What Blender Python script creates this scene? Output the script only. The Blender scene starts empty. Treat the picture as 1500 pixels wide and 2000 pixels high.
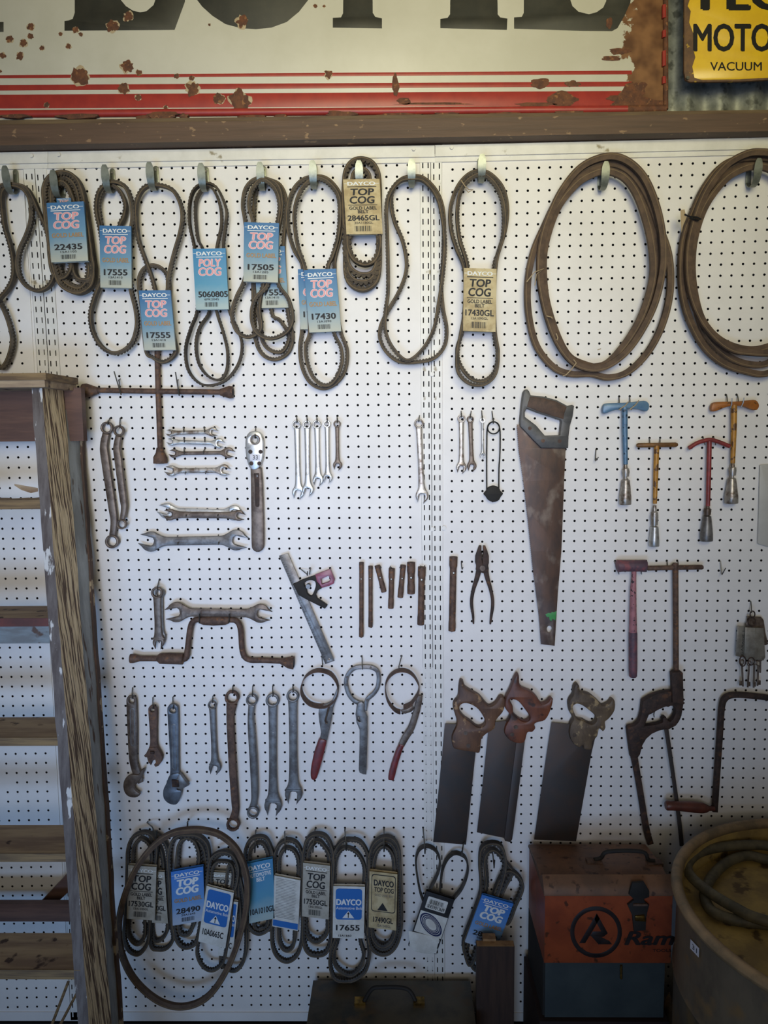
import bpy, math, random
from mathutils import Vector, Matrix, noise
from mathutils.geometry import tessellate_polygon
random.seed(7)
PI = math.pi
SC = bpy.context.scene
COL = SC.collection
# ------------------------------------------------------------------ camera
F, D = 1480.0, 1.8855          # focal length in pixels, camera to wall in metres
CZ = 1.60                      # camera height
YAW, PIT, ROL = 0.01784, -0.10693, 0.01035
MR = Matrix.Rotation(YAW, 3, 'Z') @ Matrix.Rotation(PIT, 3, 'X') @ Matrix.Rotation(ROL, 3, 'Y')
cam = bpy.data.objects.new('camera', bpy.data.cameras.new('camera'))
COL.objects.link(cam)
cam.data.sensor_fit = 'VERTICAL'; cam.data.sensor_height = 36; cam.data.lens = 36 * F / 2000
cam.data.clip_start = 0.05
rx, fw, up = MR.col[0], MR.col[1], MR.col[2]
cam.matrix_world = Matrix(((rx[0], up[0], -fw[0], 0), (rx[1], up[1], -fw[1], -D), (rx[2], up[2], -fw[2], CZ), (0, 0, 0, 1)))
SC.camera = cam
# ------------------------------------------------------------------ light
SC.view_settings.view_transform = 'Standard'; SC.view_settings.look = 'None'
SC.view_settings.gamma = 1; SC.view_settings.use_curve_mapping = False
SC.view_settings.exposure = 0.0
wd = bpy.data.worlds.new('world'); SC.world = wd; wd.use_nodes = True
wd.node_tree.nodes['Background'].inputs[0].default_value = (1.0, 0.93, 0.80, 1)
wd.node_tree.nodes['Background'].inputs[1].default_value = 0.085
def area(name, loc, aim, sx, sy, col, w, spread=180):
    l = bpy.data.lights.new(name, 'AREA'); l.shape = 'RECTANGLE'; l.size = sx; l.size_y = sy
    l.color = col; l.energy = w; l.spread = math.radians(spread)
    o = bpy.data.objects.new(name, l); COL.objects.link(o); o.location = loc
    o.rotation_euler = (Vector(aim) - Vector(loc)).to_track_quat('-Z', 'Y').to_euler()
def light(name, loc, aim, sx, sy, spread, rgb):
    w = max(rgb); area(name, loc, aim, sx, sy, tuple(c / w for c in rgb), w, spread)
light('doorway_low', (-0.75, -3.3, 0.45), (-0.66, 0, 1.2), 1.2, 0.7, 72, (2.4, 4.2, 7.4))
light('warm_above', (0.3, -2.8, 2.60), (0.12, 0, 2.42), 1.4, 0.8, 60, (6.4, 5.9, 3.4))  # warm light from above, its source is not known
light('fill_middle', (-0.1, -3.2, 1.70), (-0.10, 0, 1.50), 0.9, 0.8, 42, (2.1, 2.3, 3.1))  # added fill, fitted to the board's brightness, no source of its own
light('fill_left', (-0.25, -3.2, 1.90), (-0.52, 0, 1.66), 1.2, 0.8, 80, (3.5, 3.25, 2.55))  # added fill that brightens the left and middle of the board

# ------------------------------------------------------------------ pixel to place
def U(x, y, d=0.0):
    v = MR @ Vector(((x - 750) / F, 1, -(y - 1000) / F)); t = (D - d / 1000) / v[1]
    return Vector((v[0] * t, -d / 1000, CZ + v[2] * t))
def H(x, y, z):
    v = MR @ Vector(((x - 750) / F, 1, -(y - 1000) / F)); t = (z - CZ) / v[2]
    return Vector((v[0] * t, -D + v[1] * t, z))
V_ = dict(A=(0, 280, 3), B=(440, 280, 3.2609), C=(860, 280, 2.34375), D=(0, 700, 3.75), E=(250, 780, 3.3333), F=(780, 740, 3.5714),
          G=(1120, 740, 3.9474), H=(230, 1050, 3.3333), I=(680, 1040, 4.1667), J=(1150, 1050, 4.2857), K=(230, 1320, 3.8462),
          L=(560, 1270, 5), M=(830, 1290, 3.8462), N=(1180, 1290, 4.6875), O=(200, 1590, 4.1667), P=(520, 1590, 4.4118),
          Q=(780, 1600, 5), R=(980, 1580, 2.8846), S=(0, 1000, 4), T=(0, 1500, 4), V=(0, 0, 2), W=(750, 0, 2), X=(0, 0, 1),
          Y=(740, 700, 6.6667), Z=(560, 1860, 3))
def px(K, p):
    o = V_[K]; return (o[0] + p[0] / o[2], o[1] + p[1] / o[2])
def pl(K, pts, d):              # list of view points -> (x, z) metres at depth d
    r = []
    for p in pts:
        q = U(*px(K, p), p[2] if len(p) > 2 else d); r.append((q.x, q.z))
    return r
def sc(K, d): return (D - d / 1000) / F / V_[K][2]       # metres per view unit

# ------------------------------------------------------------------ materials
def lin(c): return tuple(((v / 255) / 12.92 if v / 255 <= .04045 else ((v / 255 + .055) / 1.055) ** 2.4) for v in c) + (1,)
MATS = {}
def mat(name, c1, c2=None, s=30, rough=.6, metal=0.0, bump=0.0, st=(1, 1, 1), lo=.4, hi=.6, c3=None, s3=60, lo3=.55, hi3=.6, st3=(1, 1, 1), det=6):
    m = bpy.data.materials.new(name); m.use_nodes = True; N = m.node_tree.nodes; L = m.node_tree.links
    b = N['Principled BSDF']; b.inputs['Roughness'].default_value = rough; b.inputs['Metallic'].default_value = metal
    b.inputs['Base Color'].default_value = lin(c1)
    MATS[name] = m
    if c2 is None and not bump: return m
    tc = N.new('ShaderNodeTexCoord'); mp = N.new('ShaderNodeMapping'); mp.inputs['Scale'].default_value = st
    L.new(tc.outputs['Object'], mp.inputs[0])
    n = N.new('ShaderNodeTexNoise'); n.inputs['Scale'].default_value = s; n.inputs['Detail'].default_value = det; n.inputs['Roughness'].default_value = .65
    L.new(mp.outputs[0], n.inputs[0])
    out = None
    if c2 is not None:
        r = N.new('ShaderNodeValToRGB'); e = r.color_ramp.elements
        e[0].position = lo; e[0].color = lin(c1); e[1].position = hi; e[1].color = lin(c2)
        L.new(n.outputs[0], r.inputs[0]); out = r.outputs[0]
    if c3 is not None:
        mp3 = N.new('ShaderNodeMapping'); mp3.inputs['Scale'].default_value = st3; mp3.inputs['Location'].default_value = (3, 5, 7)
        L.new(tc.outputs['Object'], mp3.inputs[0])
        n3 = N.new('ShaderNodeTexNoise'); n3.inputs['Scale'].default_value = s3; n3.inputs['Detail'].default_value = 5
        L.new(mp3.outputs[0], n3.inputs[0])
        r3 = N.new('ShaderNodeMapRange'); r3.inputs[1].default_value = lo3; r3.inputs[2].default_value = hi3
        L.new(n3.outputs[0], r3.inputs[0])
        mx = N.new('ShaderNodeMix'); mx.data_type = 'RGBA'
        L.new(r3.outputs[0], mx.inputs[0]); L.new(out, mx.inputs[6]); mx.inputs[7].default_value = lin(c3); out = mx.outputs[2]
    if out is not None: L.new(out, b.inputs['Base Color'])
    if bump:
        bp = N.new('ShaderNodeBump'); bp.inputs['Strength'].default_value = bump; bp.inputs['Distance'].default_value = .002
        L.new(n.outputs[0], bp.inputs['Height']); L.new(bp.outputs[0], b.inputs['Normal'])
    return m
mat('board', (222, 218, 214), (232, 228, 224), 6, .55, 0, .15, (1, 1, 1), .35, .65)
mat('hole', (40, 30, 24), rough=.9)
mat('white_steel', (216, 213, 206), (228, 225, 219), 12, .45, 0, .05, c3=(150, 140, 118), s3=30, lo3=.66, hi3=.72)
mat('black', (12, 12, 12), rough=.8)
mat('dark', (26, 23, 20), (38, 33, 28), 14, .75, 0, .2)
mat('beam', (76, 58, 46), (100, 76, 60), 16, .62, 0, .5, (.25, 1, 5), .3, .7, c3=(140, 112, 84), s3=38, lo3=.64, hi3=.68, st3=(1, 1, 2))
mat('beam_edge', (112, 92, 64), (82, 62, 46), 18, .7, 0, .5, (.3, 1, 3), .35, .65)
mat('galv', (118, 122, 118), (160, 162, 154), 26, .5, .35, .15, (1, 1, 1), .35, .65, c3=(96, 98, 92), s3=40, lo3=.55, hi3=.65)
mat('hook', (134, 138, 128), (104, 108, 98), 40, .38, .55, .0)
mat('wire', (120, 118, 112), (90, 88, 82), 50, .4, .8)
mat('chrome', (176, 176, 174), (136, 130, 120), 70, .36, .65, .05, lo=.5, hi=.72)
mat('chrome_dirty', (164, 158, 150), (104, 88, 74), 60, .35, .55, .12, lo=.45, hi=.62)
mat('steel', (122, 120, 118), (92, 87, 84), 45, .42, .45, .12)
mat('steel_blue', (104, 108, 114), (82, 84, 88), 45, .4, .45, .1)
mat('steel_brown', (112, 98, 86), (80, 66, 56), 50, .45, .4, .2)
mat('rust', (108, 84, 70), (78, 60, 52), 60, .72, .25, .35, c3=(126, 88, 60), s3=90, lo3=.6, hi3=.7)
mat('rust_dark', (72, 54, 46), (50, 40, 36), 55, .7, .3, .3, c3=(96, 66, 46), s3=60, lo3=.6, hi3=.7)
mat('blade', (92, 70, 58), (74, 60, 54), 26, .5, .4, .2, (1, 1, .4), c3=(128, 114, 102), s3=22, lo3=.54, hi3=.72, st3=(1.2, 1, .8))
mat('blade_dark', (64, 60, 58), (76, 62, 54), 9, .55, .35, .15)
mat('rubber', (58, 51, 43), (80, 70, 57), 45, .75, 0, .2)
mat('rubber_back', (84, 72, 56), (60, 52, 42), 45, .8, 0, .25)
mat('rubber_dark', (52, 48, 44), (72, 66, 58), 45, .7, 0, .2)
mat('rubber_big', (74, 57, 44), (94, 74, 56), 40, .75, 0, .2)
mat('gold_line', (122, 102, 74), rough=.8)
mat('twine', (170, 150, 118), rough=.9)
mat('handle_wood', (104, 72, 48), (72, 50, 38), 22, .55, 0, .3, (1, 1, .4), c3=(150, 118, 82), s3=50, lo3=.6, hi3=.66)
mat('handle_red_wood', (118, 68, 44), (84, 48, 36), 22, .5, 0, .3, (1, 1, .4), c3=(60, 40, 32), s3=30, lo3=.6, hi3=.66)
mat('handle_grey_wood', (104, 86, 64), (70, 56, 44), 25, .6, 0, .4, (1, 1, .4), c3=(156, 134, 98), s3=50, lo3=.57, hi3=.64)
mat('red_wood', (104, 56, 44), (80, 44, 36), 30, .4, 0, .2)
mat('saw_grip', (88, 66, 52), (70, 54, 44), 60, .7, 0, .3)
mat('saw_plastic', (66, 66, 66), (82, 80, 78), 40, .5, .1, .15)
mat('blue_paint', (78, 112, 144), (92, 124, 150), 60, .4, .1, .15, c3=(40, 58, 76), s3=90, lo3=.62, hi3=.66)
mat('orange_paint', (164, 98, 36), (140, 84, 36), 50, .45, .1, .15, c3=(90, 56, 26), s3=80, lo3=.58, hi3=.64)
mat('yellow_shaft', (184, 132, 52), (160, 110, 40), 50, .45, .1, .15, c3=(92, 60, 28), s3=80, lo3=.56, hi3=.6)
mat('tan_bar', (128, 90, 48), (104, 72, 42), 60, .5, .2, .2)
mat('red_paint', (142, 54, 54), (116, 48, 48), 60, .42, .1, .1)
mat('grip_red', (122, 44, 42), (98, 38, 36), 50, .4)
mat('pink', (166, 110, 116), (140, 92, 100), 40, .6, 0, .2, c3=(60, 44, 50), s3=120, lo3=.6, hi3=.62)
mat('pink_dark', (104, 74, 84), (80, 62, 74), 40, .6, 0, .2, c3=(134, 76, 80), s3=50, lo3=.5, hi3=.64)
mat('magenta', (146, 70, 92), (120, 60, 78), 40, .4)
mat('brass', (170, 130, 60), (110, 84, 44), 60, .3, .9)
mat('keytag', (150, 146, 136), (128, 122, 112), 50, .4, .5, .1)
mat('pane', (186, 184, 178), (176, 174, 168), 10, .4)
mat('plyside', (104, 74, 60), (86, 60, 50), 14, .6, 0, .3, (.4, 1, 4))
mat('stepwood', (178, 156, 126), (138, 116, 96), 10, .7, 0, .5, (.4, 3, 3), c3=(70, 50, 38), s3=30, lo3=.62, hi3=.68)
mat('stepedge', (142, 116, 78), (98, 78, 56), 22, .7, 0, .5, (.3, 1, 6))
mat('stilefront', (112, 104, 100), (84, 74, 70), 20, .75, 0, .5, (3, 1, .5), c3=(206, 204, 200), s3=26, lo3=.6, hi3=.63, st3=(2, 1, .6))
mat('stileside', (240, 220, 182), (208, 186, 148), 40, .8, 0, .8, (1, 3, .5), c3=(100, 78, 62), s3=52, lo3=.50, hi3=.55, st3=(1, 3.4, .16))
mat('legside', (178, 184, 186), (146, 150, 150), 12, .7, 0, .5, (1, 2, .6), c3=(96, 76, 62), s3=22, lo3=.6, hi3=.64, st3=(2, 2, .5))
mat('legedge_shadow', (96, 72, 56), (70, 54, 44), 24, .8, 0, .6, (1, 1, .4), c3=(170, 150, 120), s3=24, lo3=.6, hi3=.63)  # brown of the leg's edge, also used for the painted shadow strip
mat('redstep', (104, 52, 44), (80, 44, 38), 16, .6, 0, .3)
mat('bluestep', (130, 142, 148), (108, 112, 114), 18, .6, 0, .4, (.5, 1, 2), c3=(80, 60, 50), s3=26, lo3=.6, hi3=.65)
mat('orange_box', (158, 76, 44), (132, 62, 38), 9, .42, .1, .1, c3=(84, 48, 32), s3=50, lo3=.62, hi3=.68)
mat('orange_lid', (124, 86, 60), (96, 70, 52), 9, .5, .1, .15, c3=(70, 46, 32), s3=60, lo3=.6, hi3=.68)
mat('logo_black', (24, 20, 20), (40, 26, 22), 60, .5)
mat('blue_box', (54, 62, 64), (64, 72, 72), 8, .5, .1, .1)
mat('dark_red_box', (44, 24, 20), (34, 20, 18), 12, .6)
mat('tin', (96, 86, 66), (60, 58, 48), 9, .5, .3, .15, c3=(98, 80, 54), s3=16, lo3=.56, hi3=.68)
mat('drum', (126, 114, 96), (98, 88, 76), 7, .5, .35, .15, (1, 1, .5), c3=(140, 116, 82), s3=14, lo3=.55, hi3=.7)
mat('drum_rim', (160, 134, 100), (120, 104, 80), 14, .5, .3, .15)
mat('drum_inside', (176, 148, 84), (134, 112, 68), 9, .6, .05, .2, c3=(92, 72, 42), s3=26, lo3=.58, hi3=.66)
mat('hose', (70, 66, 52), (96, 88, 66), 30, .6)
mat('timber', (66, 46, 34), (50, 34, 26), 20, .65, 0, .3, (3, 1, .3))
mat('timber_top', (160, 124, 80), (128, 96, 62), 40, .8)
mat('enamel_red', (162, 54, 44), (150, 48, 42), 30, .42, 0, .02)
mat('enamel_dark', (40, 40, 34), (50, 48, 40), 20, .55)
mat('rustpatch', (112, 70, 46), (84, 54, 40), 60, .8, 0, .5, c3=(140, 96, 60), s3=90, lo3=.6, hi3=.66)
mat('rusthalo', (184, 164, 132), (176, 156, 126), 60, .6)
mat('yellow_enamel', (232, 190, 30), (224, 180, 30), 20, .3, 0, .03)
mat('yellow_rim', (116, 84, 56), (92, 68, 50), 40, .7, 0, .4, c3=(200, 160, 50), s3=50, lo3=.6, hi3=.64)
mat('black_enamel', (26, 24, 24), rough=.35)
mat('ink', (34, 34, 36), rough=.7)
mat('ink_grey', (92, 94, 96), rough=.7)
mat('ink_white', (226, 228, 226), rough=.6)
mat('ink_pink', (226, 158, 160), rough=.7)
mat('ink_gold', (172, 132, 84), rough=.7)
mat('ink_blue', (36, 104, 180), rough=.6)
mat('ink_navy', (32, 40, 84), rough=.6)
mat('sl_cream', (196, 178, 136), (170, 150, 110), 40, .8, 0, .1, c3=(200, 184, 144), s3=24, lo3=.5, hi3=.6)
mat('sl_grey', (182, 178, 166), (166, 160, 146), 40, .8, 0, .1)
mat('sl_white', (222, 222, 216), (204, 202, 194), 30, .7, 0, .1)
mat('sl_black', (30, 30, 32), (44, 42, 42), 40, .6)
mat('sl_inner', (150, 142, 118), rough=.9)
mat('sticker', (214, 212, 220), rough=.6)
mat('green', (60, 140, 74), rough=.6)
mat('ground', (50, 46, 42), (38, 34, 30), 8, .9, 0, .3)
def grad(name, top, mid, bot, w=.5):
    m = bpy.data.materials.new(name); m.use_nodes = True; N = m.node_tree.nodes; L = m.node_tree.links
    b = N['Principled BSDF']; b.inputs['Roughness'].default_value = .6
    a = N.new('ShaderNodeAttribute'); a.attribute_name = 'suv'; s = N.new('ShaderNodeSeparateXYZ'); L.new(a.outputs['Vector'], s.inputs[0])
    r = N.new('ShaderNodeValToRGB'); e = r.color_ramp.elements; e[0].position = .1; e[0].color = lin(top); e[1].position = .97; e[1].color = lin(bot)
    k = e.new(w); k.color = lin(mid)
    n = N.new('ShaderNodeTexNoise'); n.inputs['Scale'].default_value = 30; n.inputs['Detail'].default_value = 6
    tc = N.new('ShaderNodeTexCoord'); L.new(tc.outputs['Object'], n.inputs[0])
    ma = N.new('ShaderNodeMath'); ma.operation = 'MULTIPLY_ADD'; L.new(n.outputs[0], ma.inputs[0]); ma.inputs[1].default_value = .25
    L.new(s.outputs[1], ma.inputs[2]); ms = N.new('ShaderNodeMath'); ms.operation = 'SUBTRACT'; L.new(ma.outputs[0], ms.inputs[0]); ms.inputs[1].default_value = .125
    L.new(ms.outputs[0], r.inputs[0]); L.new(r.outputs[0], b.inputs['Base Color']); MATS[name] = m
grad('sl_blue', (62, 112, 158), (104, 146, 172), (180, 182, 168), .55)
grad('sl_teal', (66, 132, 176), (88, 150, 178), (166, 184, 182), .6)
grad('sl_vivid', (60, 122, 200), (98, 146, 200), (168, 180, 196), .6)
# sign sheet: enamel eaten by rust towards its right end
m = mat('sign_enamel', (204, 200, 186), (194, 190, 174), 3, .42, 0, .02)
N = m.node_tree.nodes; L = m.node_tree.links; b = N['Principled BSDF']
tc = N.new('ShaderNodeTexCoord'); sx = N.new('ShaderNodeSeparateXYZ'); L.new(tc.outputs['Object'], sx.inputs[0])
n = N.new('ShaderNodeTexNoise'); n.inputs['Scale'].default_value = 13; n.inputs['Detail'].default_value = 7; n.inputs['Roughness'].default_value = .6; L.new(tc.outputs['Object'], n.inputs[0])
ma = N.new('ShaderNodeMath'); ma.operation = 'MULTIPLY_ADD'; L.new(n.outputs[0], ma.inputs[0]); ma.inputs[1].default_value = .36; L.new(sx.outputs[0], ma.inputs[2])
mr = N.new('ShaderNodeMapRange'); L.new(ma.outputs[0], mr.inputs[0]); mr.inputs[1].default_value = .915; mr.inputs[2].default_value = .920
n2 = N.new('ShaderNodeTexNoise'); n2.inputs['Scale'].default_value = 25; L.new(tc.outputs['Object'], n2.inputs[0])
r2 = N.new('ShaderNodeValToRGB'); r2.color_ramp.elements[0].position = .35; r2.color_ramp.elements[0].color = lin((96, 64, 42)); r2.color_ramp.elements[1].position = .65; r2.color_ramp.elements[1].color = lin((140, 100, 66)); L.new(n2.outputs[0], r2.inputs[0])
mx = N.new('ShaderNodeMix'); mx.data_type = 'RGBA'; L.new(mr.outputs[0], mx.inputs[0]); L.new(b.inputs['Base Color'].links[0].from_socket, mx.inputs[6]); L.new(r2.outputs[0], mx.inputs[7])
L.new(mx.outputs[2], b.inputs['Base Color'])

# ------------------------------------------------------------------ mesh builder
class MB:
    def __init__(s): s.v = []; s.f = []; s.m = []; s.mats = []; s.suv = None
    def mi(s, name):
        if name not in s.mats: s.mats.append(name)
        return s.mats.index(name)
    def add(s, vs, fs, m):
        o = len(s.v); i = s.mi(m); s.v += [tuple(p) for p in vs]
        for f in fs: s.f.append([o + k for k in f]); s.m.append(i)
        return s
    def hexa(s, p, m):    # 8 points: bottom 4 then top 4
        return s.add(p, [(0, 3, 2, 1), (4, 5, 6, 7), (0, 1, 5, 4), (1, 2, 6, 5), (2, 3, 7, 6), (3, 0, 4, 7)], m)
    def box(s, x0, x1, y0, y1, z0, z1, m):
        return s.hexa([(x0, y0, z0), (x1, y0, z0), (x1, y1, z0), (x0, y1, z0), (x0, y0, z1), (x1, y0, z1), (x1, y1, z1), (x0, y1, z1)], m)
    def plate(s, loops, d, t, m, bev=.0012):
        """outline loops of (x,z), from depth d (back, mm) to d+t (front)"""
        L = []
        for k, lp in enumerate(loops):
            a = sum(lp[i][0] * lp[(i + 1) % len(lp)][1] - lp[(i + 1) % len(lp)][0] * lp[i][1] for i in range(len(lp)))
            lp = list(lp) if (a > 0) == (k == 0) else list(reversed(lp)); L.append(lp)
        yb = -d / 1000; yf = -(d + t) / 1000; bev = min(bev, t / 1000 * .45)
        ins = []; mid = []
        for lp in L:
            n = len(lp); r = []; m_ = []
            for i in range(n):
                p0 = Vector(lp[i - 1]); p1 = Vector(lp[i]); p2 = Vector(lp[(i + 1) % n])
                a = (p1 - p0); b = (p2 - p1)
                a = a.normalized() if a.length > 1e-9 else Vector((1, 0)); b = b.normalized() if b.length > 1e-9 else a
                nn = Vector((-(a.y + b.y), a.x + b.x)); nn = nn.normalized() if nn.length > 1e-6 else Vector((-a.y, a.x))
                r.append((p1.x + nn.x * bev, p1.y + nn.y * bev)); m_.append((p1.x + nn.x * bev * .29, p1.y + nn.y * bev * .29))
            ins.append(r); mid.append(m_)
        o = 0; vs = []; fs = []
        for lp, r, m_ in zip(L, ins, mid):
            n = len(lp)
            for q, y in ((lp, yb), (lp, yf + bev), (m_, yf + bev * .29), (r, yf)): vs += [(p[0], y, p[1]) for p in q]
            for i in range(n):
                j = (i + 1) % n
                fs.append((o + i, o + j, o + n + j, o + n + i)); fs.append((o + n + i, o + n + j, o + 2 * n + j, o + 2 * n + i)); fs.append((o + 2 * n + i, o + 2 * n + j, o + 3 * n + j, o + 3 * n + i))
            o += 4 * n
        idx = []; o = 0
        for lp in L: idx.append(o); o += 4 * len(lp)
        flat = [(a, i) for a, lp in enumerate(L) for i in range(len(lp))]
        for tri in tessellate_polygon([[Vector((p[0], p[1], 0)) for p in r] for r in ins]):
            t3 = [idx[flat[k][0]] + 3 * len(L[flat[k][0]]) + flat[k][1] for k in tri]; fs.append(t3)
        for tri in tessellate_polygon([[Vector((p[0], p[1], 0)) for p in r] for r in L]):
            t3 = [idx[flat[k][0]] + flat[k][1] for k in tri]; fs.append(t3[::-1])
        return s.add(vs, fs, m)
    def tube(s, pts, r, m, n=12, closed=False, cap=True, flat=1.0):
        """round bar through 3-d points; r = radius or list"""
        k = len(pts); rr = r if isinstance(r, (list, tuple)) else [r] * k
        vs = []; fs = []; ref = None
        for i in range(k):
            a = pts[i - 1] if (i or closed) else pts[i]; b = pts[(i + 1) % k] if (i < k - 1 or closed) else pts[i]
            t = (Vector(b) - Vector(a)).normalized()
            if t.length < .5: t = Vector((0, 0, 1))
            if ref is None:
                ref = Vector((0, 1, 0)) if abs(t.y) < .8 else Vector((1, 0, 0))
            u = (ref - t * ref.dot(t)).normalized(); w = t.cross(u); ref = u
            for j in range(n):
                a2 = 2 * PI * j / n
                vs.append(Vector(pts[i]) + (u * math.cos(a2) * flat + w * math.sin(a2)) * rr[i])
        for i in range(k if closed else k - 1):
            i2 = (i + 1) % k
            for j in range(n):
                j2 = (j + 1) % n; fs.append((i * n + j, i * n + j2, i2 * n + j2, i2 * n + j))
        if cap and not closed: fs.append(tuple(range(n))[::-1]); fs.append(tuple((k - 1) * n + j for j in range(n)))
        return s.add(vs, fs, m)
    def build(s, name, parent=None, org=None, ang=42):
        if parent is not None: org = ORG[parent.name]
        if org is None:
            org = Vector((sum(p[0] for p in s.v) / len(s.v), sum(p[1] for p in s.v) / len(s.v), min(p[2] for p in s.v)))
        me = bpy.data.meshes.new(name)
        me.from_pydata([(p[0] - org[0], p[1] - org[1], p[2] - org[2]) for p in s.v], [], s.f)
        for n_ in s.mats: me.materials.append(MATS[n_])
        me.polygons.foreach_set('material_index', s.m)
        me.polygons.foreach_set('use_smooth', [True] * len(s.f))
        me.set_sharp_from_angle(angle=math.radians(ang))
        if s.suv:
            a = me.attributes.new('suv', 'FLOAT_VECTOR', 'POINT')
            a.data.foreach_set('vector', [c for v in s.suv for c in v])
        me.update()
        o = bpy.data.objects.new(name, me); COL.objects.link(o)
        if parent is None: o.location = org
        else: o.parent = parent
        ORG[o.name] = Vector(org)
        return o
ORG = {}
def tag(o, label=None, cat=None, group=None, kind=None):
    for k, v in (('label', label), ('category', cat), ('group', group), ('kind', kind)):
        if v: o[k] = v
    return o
def thing(name, label, cat, loc, group=None):
    o = bpy.data.objects.new(name, None); o.empty_display_size = .02; COL.objects.link(o); o.location = loc; ORG[o.name] = Vector(loc)
    return tag(o, label, cat, group)
def struct(mb, name, org=None): return tag(mb.build(name, None, org), kind='structure')
def cr(pts, sub=5, closed=True):      # Catmull-Rom through points of any dimension
    n = len(pts); out = []
    for i in range(n if closed else n - 1):
        g = (lambda k: pts[k % n]) if closed else (lambda k: pts[max(0, min(n - 1, k))])
        p0, p1, p2, p3 = g(i - 1), g(i), g(i + 1), g(i + 2)
        for s_ in range(sub):
            t = s_ / sub
            out.append(tuple(.5 * (2 * b + (c - a) * t + (2 * a - 5 * b + 4 * c - e) * t * t + (3 * b - a - 3 * c + e) * t ** 3) for a, b, c, e in zip(p0, p1, p2, p3)))
    if not closed: out.append(tuple(pts[-1]))
    return out
def resample(P, step, closed=True):
    Q = P + [P[0]] if closed else P
    L = [0]
    for a, b in zip(Q, Q[1:]): L.append(L[-1] + math.dist(a, b))
    n = max(6, int(L[-1] / step)); out = []; k = 0
    for i in range(n if closed else n + 1):
        s_ = L[-1] * i / n
        while k < len(L) - 2 and L[k + 1] < s_: k += 1
        f = (s_ - L[k]) / max(1e-9, L[k + 1] - L[k]); out.append(Vector(Q[k]).lerp(Vector(Q[k + 1]), f))
    return out
_T = {}
def text2d(s_, bold=.02):
    if (s_, bold) in _T: return _T[(s_, bold)]
    c = bpy.data.curves.new('t', 'FONT'); c.body = s_; c.resolution_u = 3
    o = bpy.data.objects.new('t', c); COL.objects.link(o)
    dg = bpy.context.evaluated_depsgraph_get(); dg.update()
    me = bpy.data.meshes.new_from_object(o.evaluated_get(dg))
    v = [(p.co.x, p.co.y) for p in me.vertices]; f = [tuple(p.vertices) for p in me.polygons]
    if bold > .004:      # heavier strokes: copies of the outline nudged around
        v0, f0 = v, f; v = []; f = []
        for dx, dy in ((-1, 0), (1, 0), (0, -.6), (0, .6), (-.7, .5), (.7, -.5)):
            o_ = len(v); v += [(p[0] + dx * bold, p[1] + dy * bold) for p in v0]; f += [tuple(k + o_ for k in q) for q in f0]
    bpy.data.objects.remove(o); bpy.data.curves.remove(c); bpy.data.meshes.remove(me)
    x0 = min(p[0] for p in v); x1 = max(p[0] for p in v); y0 = min(p[1] for p in v); y1 = max(p[1] for p in v)
    nb = len(v) // (6 if bold > .004 else 1)
    v = [((p[0] - x0) / (x1 - x0), (p[1] - y0) / (y1 - y0), k // nb) for k, p in enumerate(v)]
    _T[(s_, bold)] = (v, f); return v, f

# ------------------------------------------------------------------ the pegboard
K1 = 0.0203865; GG = ((-781.912, 620.814, .0011772), (-93.0255, -621.12, .00015424), (669.558, 152.096, -.0011744))
MT = MR.transposed()
def G(g, i, j, d=0):
    x0, z0, t = GG[g]; u = i * 25.4; v = -j * 25.4
    q = MT @ Vector(((x0 + u - t * v) / 1000, D, (z0 + v + t * u) / 1000))
    x = F * q[0] / q[1]; y = -F * q[2] / q[1]; k = 1 + K1 * (x * x + y * y) / 1e6
    return U(750 + x * k, 1000 + y * k, d)
def pegpanel(name, label, g, iL, i0, i1, iR, jT, j0, j1, jB, oi=0.0, oj=0.0, dy=0.0):
    mb = MB(); vs = []; fs = []; mi = []; T = .005
    def P(i, j): return G(g, i + oi, j + oj, -dy * 1000)
    X = [iL] + [k + .5 for k in range(i0 - 1, i1 + 1)] + [iR]
    Z = [jT] + [k + .5 for k in range(j0 - 1, j1 + 1)] + [jB]
    R = .0031
    mb.mi('board'); mb.mi('hole')
    for b in range(len(Z) - 1):
        for a in range(len(X) - 1):
            xa, xb, za, zb = X[a], X[a + 1], Z[b], Z[b + 1]; xm = (xa + xb) / 2; zm = (za + zb) / 2
            o = len(vs)
            ring = [P(xa, zb), P(xm, zb), P(xb, zb), P(xb, zm), P(xb, za), P(xm, za), P(xa, za), P(xa, zm)]
            if a == 0 or b == 0 or a == len(X) - 2 or b == len(Z) - 2 or random.random() < .002:
                vs += [ring[0], ring[2], ring[4], ring[6]]; fs.append((o, o + 1, o + 2, o + 3)); mi.append(0); continue
            c = P(xm, zm); vs += ring
            for k in range(8):
                an = -3 * PI / 4 + k * PI / 4; vs.append(Vector((c.x + R * math.cos(an), dy, c.z + R * math.sin(an))))
            for k in range(8):
                an = -3 * PI / 4 + k * PI / 4; vs.append(Vector((c.x + R * math.cos(an), T, c.z + R * math.sin(an))))
            for k in range(8):
                l = (k + 1) % 8
                fs.append((o + k, o + l, o + 8 + l, o + 8 + k)); mi.append(0)
                fs.append((o + 8 + k, o + 8 + l, o + 16 + l, o + 16 + k)); mi.append(1)
    mb.v = vs; mb.f = fs; mb.m = mi
    o = mb.build(name); return tag(o, label, 'pegboard', 'perforated wall panels')
pegpanel('pegboard_panel', 'white perforated pegboard panel at far left behind the wooden stepladder', 0, -4.9, -4, 2, 3.4, -.8, 0, 84, 85.0, -8.2 + 1.0, -.26)
pegpanel('pegboard_panel', 'large upper white pegboard panel between the two slotted uprights, above the horizontal seam', 0, -1.62, -1, 32, 33.12, -.5, 0, 48, 48.52)
pegpanel('pegboard_panel', 'lower white pegboard panel between the uprights, below the horizontal seam', 1, -28.6, -28, 6, 7.15, -.75, 0, 35, 36.0, dy=.0008)
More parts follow.
